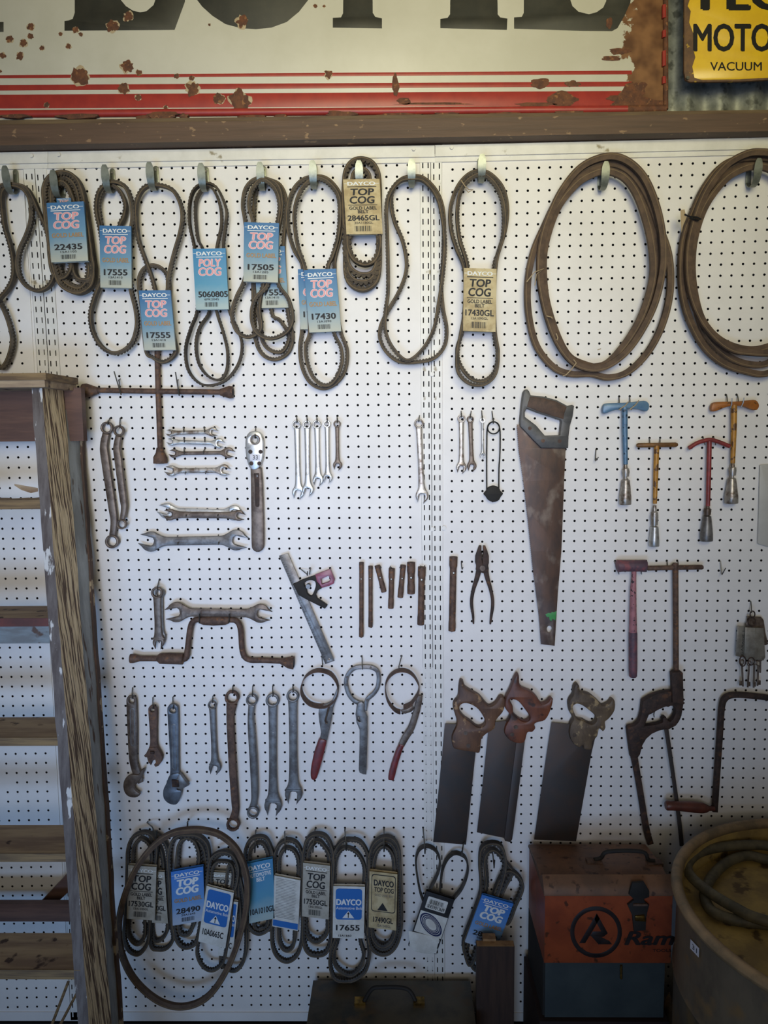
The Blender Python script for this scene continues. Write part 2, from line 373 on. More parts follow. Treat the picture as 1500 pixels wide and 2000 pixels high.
pegpanel('pegboard_panel', 'right white pegboard panel behind the saws and T-handle socket wrenches', 2, -21.98, -21, 11, 11.8, -20.6, -20, 65, 66.2)

# backing behind the perforations, floor, corrugated wall
bk = MB(); a = U(-140, 300, 0); b_ = U(1640, 1990, 0)
bk.box(-1.35, 1.3, .03, .04, 0, 2.27, 'black'); struct(bk, 'wall_back')
fl = MB().box(-2.2, 2.2, -3.2, .3, -.05, 0, 'ground'); struct(fl, 'floor')
zb0 = U(750, 230).z; cw = MB(); vs = []; fs = []
nx = 340; x0 = -1.3; x1 = 1.35
for i in range(nx + 1):
    x = x0 + (x1 - x0) * i / nx; y = .03 - .009 * math.sin(2 * PI * x / .076)
    vs += [(x, y, zb0 - .03), (x, y, 2.75)]
for i in range(nx): fs.append((2 * i, 2 * i + 2, 2 * i + 3, 2 * i + 1))
cw.add(vs, fs, 'galv'); tag(cw.build('wall_upper_back'), kind='structure')
# beam: face top edge runs (0,243)-(1500,213), bottom (0,284)-(1500,256)
bm = MB()
def along(y0, y1, d, xa=-150, xb=1650): return U(xa, y0 + (y1 - y0) * (xa / 1500), d), U(xb, y0 + (y1 - y0) * (xb / 1500), d)
t0, t1 = along(243, 221, 48); b0, b1 = along(284, 256, 48)
def prism(A, B, y0, y1, m, mb):       # A=(top-left,top-right) B=(bottom-left,bottom-right), from depth y0 to y1 (mm)
    f, k = -y1 / 1000, -y0 / 1000
    mb.hexa([(B[0].x, f, B[0].z), (B[1].x, f, B[1].z), (B[1].x, k, B[1].z), (B[0].x, k, B[0].z),
             (A[0].x, f, A[0].z), (A[1].x, f, A[1].z), (A[1].x, k, A[1].z), (A[0].x, k, A[0].z)], m); return mb
prism((t0, t1), (b0, b1), 1, 48, 'beam', bm)
e0, e1 = along(235, 214, 44); t0, t1 = along(243, 221.5, 44)
prism((e0, e1), (t0, t1), 1, 43, 'beam_edge', bm); tag(bm.build('trim_1'), kind='structure')
# white head rails
def rail(label, xa, xb, ya, yb, h, lx):
    r = thing('head_rail', label, 'shelf rail', U((xa + xb) / 2, ya + h, 4), 'white rails above the pegboard')
    A = (U(xa, ya, 10), U(xb, yb, 10)); B = (U(xa, ya + h, 10), U(xb, yb + h, 10))
    rl = prism(A, B, -3, 10, 'white_steel', MB()).build('rail', r)
    A2 = (U(xa, ya + h, 5), U(xb, yb + h, 5)); B2 = (U(xa, ya + h + 11, 5), U(xb, yb + h + 11, 5))
    prism(A2, B2, -3, 5, 'white_steel', MB()).build('lower_lip', r)
    for x, y in lx:
        c = U(x, y, 10); MB().tube([(c.x, -.0095, c.z), (c.x, -.015, c.z)], .0045, 'white_steel', 6).build('bolt', rl)
rail('white head rail segment left of the first upright seam', -60, 93, 299, 296, 22, [(63, 305)])
rail('long white head rail above the middle pegboard', 93.6, 849, 296, 284, 22, [(116, 303), (808, 292)])
rail('white head rail segment on the right above the large belt bundles', 850, 1600, 283.5, 266, 22, [(882, 289)])
# slotted uprights
def upright(label, g, ic, s0, s1, jT, jB, jo, dx):
    """strip centre column ic (grid units), slot columns at ic+s0, ic+s1"""
    r = thing('slotted_upright', label, 'upright', G(g, ic, jB), 'slotted steel uprights')
    mb = MB(); hw = .5 * dx; vs = []; fs = []; mi = []
    mb.mi('white_steel'); mb.mi('hole')
    dd = 3.0
    cols = [-hw, s0 - .052, s0 + .052, s1 - .052, s1 + .052, hw]
    rows = [jT]; j = math.ceil(jT) + jo
    while j < jB - .5: rows += [j - .255, j + .255]; j += 1
    rows.append(jB)
    for b in range(len(rows) - 1):
        for a in range(5):
            q = [G(g, ic + cols[a], rows[b + 1], dd), G(g, ic + cols[a + 1], rows[b + 1], dd), G(g, ic + cols[a + 1], rows[b], dd), G(g, ic + cols[a], rows[b], dd)]
            o = len(vs)
            if a in (1, 3) and b % 2 == 1:
                vs += q + [Vector((p.x, .012, p.z)) for p in q]
                for k in range(4): fs.append((o + k, o + (k + 1) % 4, o + 4 + (k + 1) % 4, o + 4 + k)); mi.append(1)
            else: vs += q; fs.append((o, o + 1, o + 2, o + 3)); mi.append(0)
    for e in (-hw, hw):
        q = [G(g, ic + e, jB, dd), G(g, ic + e, jT, dd)]; o = len(vs)
        vs += [q[0], q[1], Vector((q[1].x, .012, q[1].z)), Vector((q[0].x, .012, q[0].z))]; fs.append((o, o + 1, o + 2, o + 3)); mi.append(0)
    mb.v = vs; mb.f = fs; mb.m = mi; mb.build('slotted_strip', r)
    return r
u1 = upright('left strip of the left pair of slotted white uprights', 0, -3.27, -.27, .24, -.9, 85.3, -.3, 1.02)
u2 = upright('right strip of the left pair of slotted uprights, behind the coiled 22435 belt', 0, -2.17, -.32, .22, -.9, 85.3, -.22, 1.05)
u3 = upright('left strip of the central pair of slotted white uprights', 0, 33.62, -.22, .28, -.9, 85.3, .05, .97)
u4 = upright('right strip of the central pair of slotted white uprights', 0, 34.66, -.24, .28, -.9, 85.3, .12, 1.0)
for (x, y), r in (((844, 731), u3), ((845, 1033), u3), ((867, 1031), u4)):
    c = U(x, y, 3); MB().tube([(c.x, -.002, c.z), (c.x, -.0065, c.z)], .0055, 'white_steel', 14).build('bolt', r)
# kick strip, black to paint in the shadowed gap, and bottom rail
kr = MB(); A = (U(-140, 1975), U(1650, 1978)); B = (U(-140, 1992), U(1650, 1994)); prism(A, B, -4, 3, 'board', kr)
tag(kr.build('bottom_rail'), 'white bottom rail running below the pegboards near the floor', 'shelf rail')
kd = MB(); kd.box(-1.3, 1.3, -.004, .02, 0.0, A[0].z - .03, 'black'); tag(kd.build('trim_2'), kind='structure')

# ------------------------------------------------------------------ enamel signs
def blob(K, cx, cy, r, n=18, jag=.3, ry=None):
    ry = ry or r; out = []
    k0 = random.random() * 50
    for i in range(n):
        a = 2 * PI * i / n; q = 1 + jag * noise.noise((math.cos(a) * 1.6 + k0, math.sin(a) * 1.6, k0)) + jag * .5 * noise.noise((math.cos(a) * 5 + k0, math.sin(a) * 5, k0))
        out.append((cx + r * q * math.cos(a), cy + ry * q * math.sin(a)))
    return out
sd = 26
def bandpoly(yL, hL, yR, hR, xa, xb, n=1):
    f = lambda x: yL + (yR - yL) * x / 1500; g = lambda x: hL + (hR - hL) * x / 1500
    return [(xa, f(xa)), (xb, f(xb)), (xb, g(xb)), (xa, g(xa))]
sg = thing('enamel_sign', 'long white enamel sign with black letters and red stripes, rusted right end, on the beam', 'sign', U(600, 232, sd))
sh = MB(); q = pl('X', [(-130, -150), (1303, -150), (1303, 222), (-130, 236)], sd)
sh.plate([q], sd - 3, 3, 'sign_enamel', .0005)
shp = sh.build('enamel_sheet', sg)
st = MB()
for yl, hl, yr, hr in ((147, 153, 136, 143.5), (166, 177, 158, 167), (185, 212, 176, 205)):
    st.plate([pl('X', bandpoly(yl, hl, yr, hr, -128, 1234 if yl < 180 else 1226), sd)], sd, .35, 'enamel_red', .0001)
st.build('red_stripe', shp)
# rolled bottom edge (red), a half-round lip
lp = MB(); P0 = U(-128, 224, sd + 2); P1 = U(1225, 214, sd + 2); lp.tube([P0, P1], .0085, 'enamel_red', 16)
P0 = U(1225, 214, sd + 2); P1 = U(1300, 213, sd + 2); lp.tube([P0, P1], .0085, 'rustpatch', 12); lp.build('rolled_edge', sg)
re_ = MB(); re_.tube([U(1300, -150, sd + 1), U(1300, 214, sd + 1)], .006, 'rustpatch', 12)
for yy, hh in ((10, 26), (60, 14), (100, 30), (150, 14), (-40, 20)): re_.tube([U(1297, yy, sd + 4), U(1297, yy + hh, sd + 4)], [.0045, .005], 'enamel_red', 8)
re_.build('side_edge', sg)
def letter(loops, K='V'):
    mb = MB(); mb.plate([pl(K, l, sd) for l in loops], sd, .3, 'enamel_dark', .0001); return mb.build('letter', shp)
letter([[(-60, 86), (14, 86), (14, 125), (-60, 125)]])
letter([[(292, -260), (292, 50), (284, 74), (268, 80), (252, 82), (252, 120), (682, 117), (722, 8), (760, -260), (640, -260), (620, -40), (600, 20), (572, 44), (548, 48), (520, 42), (492, 24), (472, 0), (440, -60), (440, -260)]])
letter([[(770, 0), (790, 26), (830, 62), (880, 94), (940, 110), (1000, 114), (1060, 108), (1120, 86), (1168, 46), (1204, 0), (1260, -160), (1260, -260), (720, -260), (730, -100)], [(880, -60), (1090, -60), (1090, -250), (880, -250)]])
letter([[(1344, -260), (1340, 52), (1332, 68), (1300, 70), (1300, 108), (1492, 111), (1492, 72), (1466, 66), (1456, 50), (1454, -260)]])
letter([[(262, -260), (258, 56), (248, 70), (220, 74), (220, 110), (480, 117), (482, 73), (454, 68), (444, 56), (440, -260)]], 'W')
letter([[(548, -260), (546, 50), (538, 66), (508, 68), (508, 112), (780, 121), (890, 122), (912, 110), (940, 60), (962, 10), (970, -60), (960, -260)], [(728, 0), (736, 24), (760, 46), (800, 56), (830, 48), (856, 30), (868, 4), (872, -200), (728, -200)]], 'W')
SP = [(120, 105, 14), (38, 153, 13), (92, 168, 15), (118, 142, 10), (165, 188, 9), (237, 133, 7), (268, 181, 10), (78, 220, 14), (10, 217, 11), (316, 134, 7), (295, 117, 12), (500, 66, 18), (442, 103, 22), (312, 298, 32), (494, 262, 22), (542, 284, 12), (690, 297, 10), (752, 345, 26), (750, 305, 9), (938, 393, 38), (858, 386, 20), (540, 382, 12), (484, 345, 20), (1283, 291, 16), (1232, 23, 7), (1266, 25, 5), (945, 85, 22), (183, 411, 10), (818, 97, 5), (646, 420, 8), (0, 278, 6)]
for x, y, r in SP:
    ru = MB(); ru.plate([pl('V', blob('V', x, y, r * 1.10, 20, .45), sd)], sd, .42, 'rusthalo', .0001)
    ru.plate([pl('V', blob('V', x, y, r, 26, .55), sd)], sd, .6, 'rustpatch', .0001); ru.build('rust_patch', shp)
for x, y, r, ry in ((640, 452, 60, 14), (310, 456, 85, 11), (1330, 446, 60, 12), (60, 455, 60, 8), (990, 458, 60, 8), (1100, 456, 26, 8), (720, 455, 18, 9), (560, 460, 30, 7)):
    ru = MB(); ru.plate([pl('V', blob('V', x, y, r, 22, .4, ry), sd + 8)], sd + 4, 8, 'rustpatch', .001); ru.build('rust_patch', shp)
for x, y, r, ry in ((610, 325, 36, 20), (740, 328, 28, 12), (695, 385, 60, 26), (600, 408, 70, 8), (45, 330, 14, 40), (80, 395, 28, 12), (200, 405, 130, 5), (905, 385, 34, 12), (892, 228, 40, 9), (920, 200, 34, 12), (880, 90, 12, 22), (60, 455, 90, 8), (250, 452, 60, 8), (470, 450, 60, 7), (720, 440, 60, 14), (985, 350, 40, 30)):
    ru = MB(); ru.plate([pl('W', blob('W', x, y, r, 24, .45, ry), sd + 1)], sd, .9 if y < 430 else 9, 'rustpatch', .0002); ru.build('rust_patch', shp)

ru = MB(); ru.plate([pl('X', [(1182, 233), (1196, 216), (1192, 205), (1204, 196), (1208, 184), (1216, 176), (1222, 164), (1236, 160), (1240, 172), (1248, 186), (1262, 190), (1280, 196), (1302, 196), (1302, 232)], sd + 1)], sd, 1.4, 'rustpatch', .0002); ru.build('rust_patch', shp)
ys = thing('enamel_sign', 'yellow enamel oil sign with black lettering and rusty rim at upper right', 'sign', U(1420, 155, 40))
mb = MB(); yo = [(1337, -120), (1700, -120), (1700, 152), (1500, 156), (1450, 159), (1380, 160), (1348, 160), (1339, 156), (1336, 140)]
mb.plate([pl('X', yo, 40)], 34, 6, 'yellow_rim', .002)
yi = [(1350, -110), (1690, -110), (1690, 148), (1500, 152), (1440, 155), (1370, 156), (1356, 152), (1352, 130), (1358, 112), (1354, 96), (1360, 80), (1352, 60), (1346, 44), (1349, 22), (1343, 12), (1350, -10)]
mb.plate([pl('X', yi, 40)], 40, .5, 'yellow_enamel', .0003); yp = mb.build('enamel_sheet', ys)
def ptext(mb, K, s_, x0, y0, x1, y1, d, m, bold=.03, sl=0.0):
    v, f = text2d(s_, bold); a = U(*px(K, (x0, y1)), d); b = U(*px(K, (x1, y1)), d); c = U(*px(K, (x0, y0)), d)
    mb.add([a + (b - a) * p[0] + (c - a) * p[1] + (b - a) * (p[1] * sl) - Vector((0, .00005 * p[2], 0)) for p in v], f, m)
mb = MB(); ptext(mb, 'X', 'MOTOR', 1354, 46, 1542, 101, 40.8, 'black_enamel', .03); ptext(mb, 'X', 'VACUUM', 1387, 121, 1488, 138, 40.8, 'black_enamel', .012)
ptext(mb, 'X', 'PEG', 1368, -42, 1536, 21, 40.8, 'black_enamel', .045); mb.build('lettering', yp)
c = U(1343, 152, 42); MB().tube([(c.x, -.039, c.z), (c.x, -.044, c.z)], .004, 'wire', 10).build('screw', ys)

# ------------------------------------------------------------------ builders for hanging things
def blade_hook(x, y, label, reach=52):
    """plate screwed at pixel (x,y) with a broad tongue curling forward"""
    c = U(x, y, 3); r = thing('blade_hook', label, 'hook', c, 'broad steel hooks along the top row')
    mb = MB(); w = .0062
    q = [(c.x + w * math.cos(a), c.z + .004 + w * math.sin(a)) for a in [PI * k / 10 for k in range(11)]] + [(c.x - w, c.z - .04), (c.x + w, c.z - .04)]
    mb.plate([q], 3.5, 2, 'hook', .0004); bp_ = mb.build('back_plate', r)
    pr = [(.004, -.036), (.010, -.046), (.022, -.052), (.034, -.052), (.044, -.046), (.050, -.034), (.053, -.020), (.055, -.006), (.056, .002)]
    ws = [.0055, .0055, .0058, .0066, .0078, .0088, .0094, .0078, .004]
    mb = MB(); vs = []; fs = []; t = .0010
    pr = cr([(a, b, e) for (a, b), e in zip(pr, ws)], 3, False)
    for k, (yy, zz, ww) in enumerate(pr):
        k2 = min(k + 1, len(pr) - 1); k1 = max(k - 1, 0); ty = pr[k2][0] - pr[k1][0]; tz = pr[k2][1] - pr[k1][1]; l = math.hypot(ty, tz); ny, nz = -tz / l * t, ty / l * t
        for sx_, sn in ((-1, 1), (1, 1), (1, -1), (-1, -1)):
            vs.append((c.x + sx_ * ww, -(yy + ny * sn), c.z + zz + nz * sn))
    for k in range(len(pr) - 1):
        for j in range(4): fs.append((4 * k + j, 4 * k + (j + 1) % 4, 4 * k + 4 + (j + 1) % 4, 4 * k + 4 + j))
    fs.append((0, 1, 2, 3)); n = 4 * (len(pr) - 1); fs.append((n, n + 1, n + 2, n + 3)); mb.add(vs, fs, 'hook'); mb.build('hook_tongue', r)
    MB().tube([(c.x, -.005, c.z), (c.x, -.0075, c.z)], [.0035, .002], 'chrome', 10).build('screw', bp_)
def wire_hook(K, h, e, what, d=24, tip=10, r=.0013, holding='holding'):
    a = U(*px(K, h), 0); e2 = px(K, e); b = U(*e2, d * .8); c = U(e2[0], e2[1] + 2, d); t = U(e2[0] + .5, e2[1] - tip * .6, d + 9)
    mb = MB(); mb.tube([(a.x, .006, a.z), (a.x, -.004, a.z - .0005), tuple(a.lerp(b, .5) + Vector((0, -.003, 0))), tuple(b), tuple(c), tuple(t)], r, 'wire', 8)
    tag(mb.build('wire_hook'), 'thin steel wire hook ' + holding + ' ' + what, 'hook', 'small wire pegboard hooks')
def sweep(mb, P, w, t, m, tooth=0.0, side=-1, m2=None, line=True):
    """closed belt: P 3-d points, w across (y), t in the wall plane; cog teeth on one side"""
    n = len(P); vs = []; fs = []; 
    for k in range(n):
        a = P[k - 1]; b = P[(k + 1) % n]; tx = b.x - a.x; tz = b.z - a.z; l = math.hypot(tx, tz) or 1e-6; nx_, nz_ = -tz / l, tx / l
        c = P[k]; cut = tooth if (k % 3 == 0) else 0
        ti = t / 2 - (cut if side < 0 else 0); to = t / 2 - (cut if side > 0 else 0)
        wi, wo = (w * .36, w * .5) if side < 0 else (w * .5, w * .36)
        for off, yy in ((-ti, -wi), (to, -wo), (to, wo), (-ti, wi)):
            vs.append((c.x + nx_ * off, c.y + yy, c.z + nz_ * off))
    for k in range(n):
        k2 = (k + 1) % n
        for j in range(4): fs.append((4 * k + j, 4 * k + (j + 1) % 4, 4 * k2 + (j + 1) % 4, 4 * k2 + j))
    mb.add(vs, fs, m)
    if line:      # the pale cord line along the side of the belt
        vs = []; fs = []
        for k in range(n):
            a = P[k - 1]; b = P[(k + 1) % n]; tx = b.x - a.x; tz = b.z - a.z; l = math.hypot(tx, tz) or 1e-6; nx_, nz_ = -tz / l, tx / l; c = P[k]; s_ = -side
            for off in (t * .20 * s_, t * .30 * s_): vs.append((c.x + nx_ * off, c.y - w * .5 + w * .0 - .0002, c.z + nz_ * off))
        for k in range(n): k2 = (k + 1) % n; fs.append((2 * k, 2 * k + 1, 2 * k2 + 1, 2 * k2))
        mb.add(vs, fs, 'gold_line')
def sleeve(par, K, TL, TR, BL, d, thick, style, num='', code='', num_x=(.12, .88)):
    """printed cardboard sleeve, a flattened box open at top and bottom"""
    a = U(*px(K, TL), d + thick); b = U(*px(K, TR), d + thick); c = U(*px(K, BL), d + thick); ex = b - a; ez = c - a; dy = Vector((0, thick / 1000, 0))
    mb = MB(); 
    base = {'blue': 'sl_blue', 'poly': 'sl_teal', 'vivid': 'sl_vivid', 'cream': 'sl_cream', 'grey': 'sl_grey', 'white': 'sl_white', 'auto': 'sl_teal', 'backlabel': 'sl_white', 'frame': 'sl_cream', 'pk': 'sl_black', 'white2': 'sl_white'}[style]
    def pt(s_, t_, o=0.0): return a + ex * s_ + ez * t_ - Vector((0, o, 0))
    nz = 8; vs = []; fs = []; suv = []
    prof = [(0, 0), (.03, -.25), (.97, -.25), (1, 0), (1, .75), (.97, 1), (.03, 1), (0, .75)]
    for k in range(nz + 1):
        for s_, u_ in prof: vs.append(pt(s_, k / nz) + dy * max(u_, 0) - Vector((0, .0006 if u_ < 0 else 0, 0))); suv.append((s_, k / nz, 0))
    for k in range(nz):
        for j in range(8): fs.append((8 * k + j, 8 * k + (j + 1) % 8, 8 * k + 8 + (j + 1) % 8, 8 * k + 8 + j))
    mb.add(vs, fs, base)
    def poly(pts, m, o=.0010):
        mb.add([pt(p[0], p[1], o) for p in pts], [tuple(range(len(pts)))], m); suv.extend([(p[0], p[1], 0) for p in pts])
    def tx(s_, x0, y0, x1, y1, m, bold=.03, o=.0014, sl=0.0, flip=False):
        v, f = text2d(s_, bold); V2 = []
        for p in v:
            u_, w_ = ((p[0], p[1]) if not flip else (1 - p[0], 1 - p[1]))
            s2 = x0 + (x1 - x0) * u_ + sl * w_ * (y1 - y0); t2 = y1 - (y1 - y0) * w_; V2.append(pt(s2, t2, o + .00005 * p[2])); suv.append((s2, t2, 0))
        mb.add(V2, f, m)
    def bars(x0, y0, x1, y1, m='ink', n=17):
        rnd = random.Random(3)
        for k in range(n):
            x = x0 + (x1 - x0) * k / n; w_ = (x1 - x0) / n * rnd.choice((.3, .45, .7)); poly([(x, y0), (x + w_, y0), (x + w_, y1), (x, y1)], m, .0012)
    def rrect(x0, y0, x1, y1, r, m, o=.0010):
        asp = ex.length / ez.length; P_ = []
        for cx, cy, a0 in ((x1 - r, y0 + r * asp, -PI / 2), (x1 - r, y1 - r * asp, 0), (x0 + r, y1 - r * asp, PI / 2), (x0 + r, y0 + r * asp, PI)):
            for k in range(5): an = a0 + PI / 2 * k / 4; P_.append((cx + r * math.cos(an), cy + r * asp * math.sin(an)))
        poly(P_, m, o)
    if style in ('blue', 'poly', 'cream', 'grey', 'vivid'):
        gl = style in ('cream', 'grey'); big = {'blue': 'ink_pink', 'poly': 'ink_pink', 'cream': 'ink', 'grey': 'ink', 'vivid': 'ink_white'}[style]
        poly([(.02, .078), (.1, .078), (.1, .085), (.02, .085)], 'ink_white', .0012); poly([(.88, .078), (.98, .078), (.98, .085), (.88, .085)], 'ink_white', .0012)
        tx('DAYCO', .11, .05, .88, .115, 'ink_white', .035)
        poly([(.1, .132), (.9, .132), (.9, .145), (.1, .145)], 'ink' if gl else 'ink_white', .0012)
        w1, w2 = ('POLY', 'COG') if style == 'poly' else ('TOP', 'COG')
        if not gl:
            tx(w1, .15, .165, .83, .30, 'ink_white', .065, .0012, .2); tx(w2, .12, .305, .83, .45, 'ink_white', .065, .0012, .2)
        tx(w1, .16, .17, .82, .295, big, .035, .0016, .2); tx(w2, .13, .31, .82, .445, big, .035, .0016, .2)
        if gl:
            poly([(.1, .465), (.9, .465), (.9, .475), (.1, .475)], 'ink', .0012); tx('GOLD LABEL', .12, .495, .88, .555, 'ink', .03); tx('BELT', .35, .565, .65, .62, 'ink', .03)
            tx(num, .06, .655, .94, .755, 'ink', .03); tx(code, .24, .775, .76, .815, 'ink', .01); bars(.24, .85, .72, .95)
        else:
            if style != 'poly': tx('GOLD LABEL', .08, .515, .94, .59, 'ink_gold', .035)
            tx(num, num_x[0], .70, num_x[1], .80, 'ink', .035); tx(code, .28, .815, .72, .85, 'ink', .01); bars(.28, .88, .7, .955)
    elif style in ('white', 'white2'):
        rrect(.08, .04, .92, .64, .1, 'ink_blue'); tx('DAYCO', .1, .24, .9, .36, 'ink_white', .05); tx('Automotive Belt', .1, .385, .92, .44, 'ink_white', .005)
        poly([(.3, .61), (.68, .61), (.49, .47)], 'ink_white', .0013); poly([(.475, .6), (.505, .6), (.505, .51), (.475, .51)], 'ink', .0016); poly([(.44, .53), (.54, .53), (.49, .49)], 'ink', .0016)
        tx(num, .1, .74, .86, .85, 'ink', .03)
        if code: tx(code, .18, .93, .6, .97, 'ink', .01)
    elif style == 'auto':
        tx('DAYCO', .08, .05, .9, .13, 'ink_white', .035); poly([(.06, .15), (.92, .15), (.92, .16), (.06, .16)], 'ink_white', .0012)
        tx('AUTOMOTIVE', .08, .18, .92, .25, 'ink_white', .03); tx('BELT', .36, .265, .68, .33, 'ink_white', .03); tx(num, .06, .77, 1.0, .87, 'ink', .03)
    elif style == 'backlabel':
        poly([(.02, .86), (.98, .86), (.98, .98), (.02, .98)], 'ink_blue')
        for k in range(26):
            y = .04 + k * .030; poly([(.08, y), (.9 - random.random() * .15, y), (.9 - random.random() * .1, y + .006), (.08, y + .006)], 'ink_grey', .0012)
    elif style == 'frame':
        rrect(.08, .04, .95, .7, .1, 'ink', .0010); rrect(.105, .055, .925, .685, .09, 'sl_cream', .0013)
        tx('DAYCO', .16, .13, .88, .24, 'ink', .05, .0018); tx('TOP COG', .18, .26, .88, .35, 'ink', .035, .0018); tx('GOLD LABEL Belt', .2, .38, .85, .42, 'ink_grey', .0, .0018)
        poly([(.3, .67), (.68, .67), (.49, .53)], 'ink', .0018); tx(num, .16, .79, .88, .89, 'ink', .03); tx(code, .3, .92, .8, .965, 'ink_grey', .01)
    elif style == 'pk':
        poly([(.02, .34), (.98, .34), (.98, .72), (.02, .72)], 'sl_white', .0009); poly([(.02, .82), (.98, .90), (.98, .99), (.02, .99)], 'sl_white', .0009)
        rrect(.12, .07, .82, .28, .04, 'sl_white', .0012); bars(.2, .11, .72, .19); tx('6PK1065RB', .18, .20, .78, .26, 'ink', .02, .0016, 0, True)
        for k, (r0, r1) in enumerate(((1, .86), (.82, .72), (.68, .6), (.56, .5))):
            P_ = [(.5 + .44 * r0 * math.cos(t_) * .99, .53 + .15 * r0 * math.sin(t_) + .09 * math.cos(t_) * r0) for t_ in [2 * PI * q_ / 28 for q_ in range(28)]]
            Q_ = [(.5 + .44 * r1 * math.cos(t_), .53 + .15 * r1 * math.sin(t_) + .09 * math.cos(t_) * r1) for t_ in [2 * PI * q_ / 28 for q_ in range(28)]]
            for q_ in range(28): poly([P_[q_], P_[(q_ + 1) % 28], Q_[(q_ + 1) % 28], Q_[q_]], 'ink_navy', .0012)
        tx('DRIVE BELT', .35, .745, .95, .80, 'ink_white', .02, .0016, 0, True)
    mb.suv = suv
    return mb.build('cardboard_sleeve', par)
def belt(label, K, loops, sl=(), d=34, w=13, t=9.5, tooth=.0022, m='rubber', side=-1, group=None, dstep=-7, step=.0026, line=True, name='drive_belt'):
    P0 = loops[0][0]; r = thing(name, label, 'drive belt', U(*px(K, P0), d), group)
    for n_, lp in enumerate(loops):
        dd = d + n_ * dstep
        p3 = [tuple(U(*px(K, q), q[2] if len(q) > 2 else dd)) for q in lp]
        P_ = resample(cr(p3, 8), step)
        P_ = P_[:len(P_) - len(P_) % 3]
        mb = MB(); sweep(mb, P_, w / 1000, t / 1000, m, tooth, side, line=line); mb.build('belt_loop', r, ang=28)
    for s_ in sl: sleeve(r, K, *s_)
    return r

GT = 'automotive drive belts hanging on the top row'; GB = 'drive belts hanging on the bottom row'
# ------------------------------------------------------------------ top row
for x, y, lb in ((31, 340, 'broad steel hook at the far left edge of the top row'), (122, 348, 'broad steel hook inside the coiled belt marked 22435'),
                 (220, 338, 'broad steel hook carrying the belt marked 17555 that hangs higher'), (305, 333, 'broad steel hook carrying the belt whose 17555 sleeve hangs lower'),
                 (403, 335, 'broad steel hook carrying the belt marked 5060805'), (515, 333, 'broad steel hook carrying the belt marked 17505'),
                 (615, 330, 'broad steel hook carrying the pair of belts marked 17430'), (703, 330, 'broad steel hook inside the coiled belt marked 28465GL'),
                 (803, 327, 'broad steel hook carrying the long plain belt left of the central uprights'), (937, 318, 'broad steel hook carrying the cream-sleeved belt marked 17430GL'),
                 (1172, 332, 'broad steel hook carrying the big brown belt bundle'), (1462, 326, 'broad steel hook carrying the brown belt bundle cut by the right edge')):
    blade_hook(x, y, lb)
belt('plain black belt at far left bent into a bean shape beside the left upright', 'A', [[(75, 245), (150, 262), (190, 320), (225, 400), (265, 490), (290, 570), (312, 660), (318, 760), (290, 830), (230, 862), (170, 845), (125, 790), (108, 715), (120, 630), (160, 540), (185, 460), (188, 380), (172, 310), (130, 262)]], d=34, w=15, group=GT)
belt('plain black belt twisted into a figure eight, cut off by the left edge', 'A', [[(75, 245), (30, 265), (10, 310), (15, 400), (30, 500), (60, 600), (78, 700), (75, 790), (40, 860), (0, 905, 40), (-50, 980), (-70, 1100), (-40, 1250), (5, 1318), (50, 1270), (78, 1160), (60, 1060), (30, 980), (0, 925, 22), (-40, 870), (-80, 760), (-90, 500), (-60, 320), (10, 255)]], d=26, w=15, group=GT)
belt('thick coiled cogged belt in a blue sleeve marked 22435', 'A', [[(272, 350), (268, 270), (300, 205), (370, 178), (440, 205), (485, 300), (515, 480), (540, 660), (550, 740), (535, 830), (470, 872), (400, 855), (350, 800), (310, 650), (285, 480)],
      [(318, 400), (315, 300), (345, 245), (380, 240), (415, 290), (440, 400), (410, 640), (418, 730), (380, 785), (330, 770), (308, 700), (300, 560)],
      [(430, 640), (425, 720), (450, 790), (500, 810), (545, 790), (548, 720), (520, 650), (480, 600)], [(300, 420), (290, 300), (320, 230), (375, 208), (430, 240), (462, 330), (500, 600), (520, 760), (480, 840), (420, 830), (370, 780), (330, 640)]],
     [((272, 350), (490, 340), (300, 698), 46, 12, 'blue', '22435', '15A1105'), ((330, 322), (415, 320), (336, 400), 36, 4, 'blue', '22435', '15A1105')], d=34, w=20, t=12.5, tooth=.004, m='rubber_back', group=GT, dstep=-3)
belt('cogged belt in a blue sleeve marked 17555, next to the coiled 22435 belt', 'A', [[(620, 240), (575, 300), (565, 400), (590, 520), (605, 650), (600, 780), (555, 900), (530, 1010), (550, 1120), (610, 1205), (690, 1230), (770, 1180), (805, 1080), (800, 980), (770, 850), (760, 700), (765, 560), (780, 450), (775, 350), (740, 260), (680, 228)],
      [(590, 450), (578, 350), (605, 275), (655, 248), (705, 285), (735, 360), (725, 430), (700, 490), (690, 650), (640, 700), (610, 560)]],
     [((583, 482), (768, 485), (588, 845), 42, 10, 'blue', '17555', '13A1410')], w=15, group=GT)
belt('cogged belt with a blue 17555 sleeve hanging low above the four-way wheel brace', 'A', [[(905, 242), (840, 265), (800, 340), (795, 430), (810, 560), (850, 680), (890, 790), (920, 900), (960, 1000), (985, 870), (990, 790), (1020, 660), (1060, 520), (1072, 420), (1050, 330), (1000, 265)],
      [(820, 860), (820, 790), (850, 735), (905, 718), (960, 745), (990, 820), (990, 1000), (1020, 1150), (1030, 1215), (1000, 1260), (950, 1280), (900, 1255), (860, 1215), (840, 1000)]],
     [((812, 862), (998, 860), (845, 1212), 42, 10, 'blue', '17555', '13A1410')], group=GT)
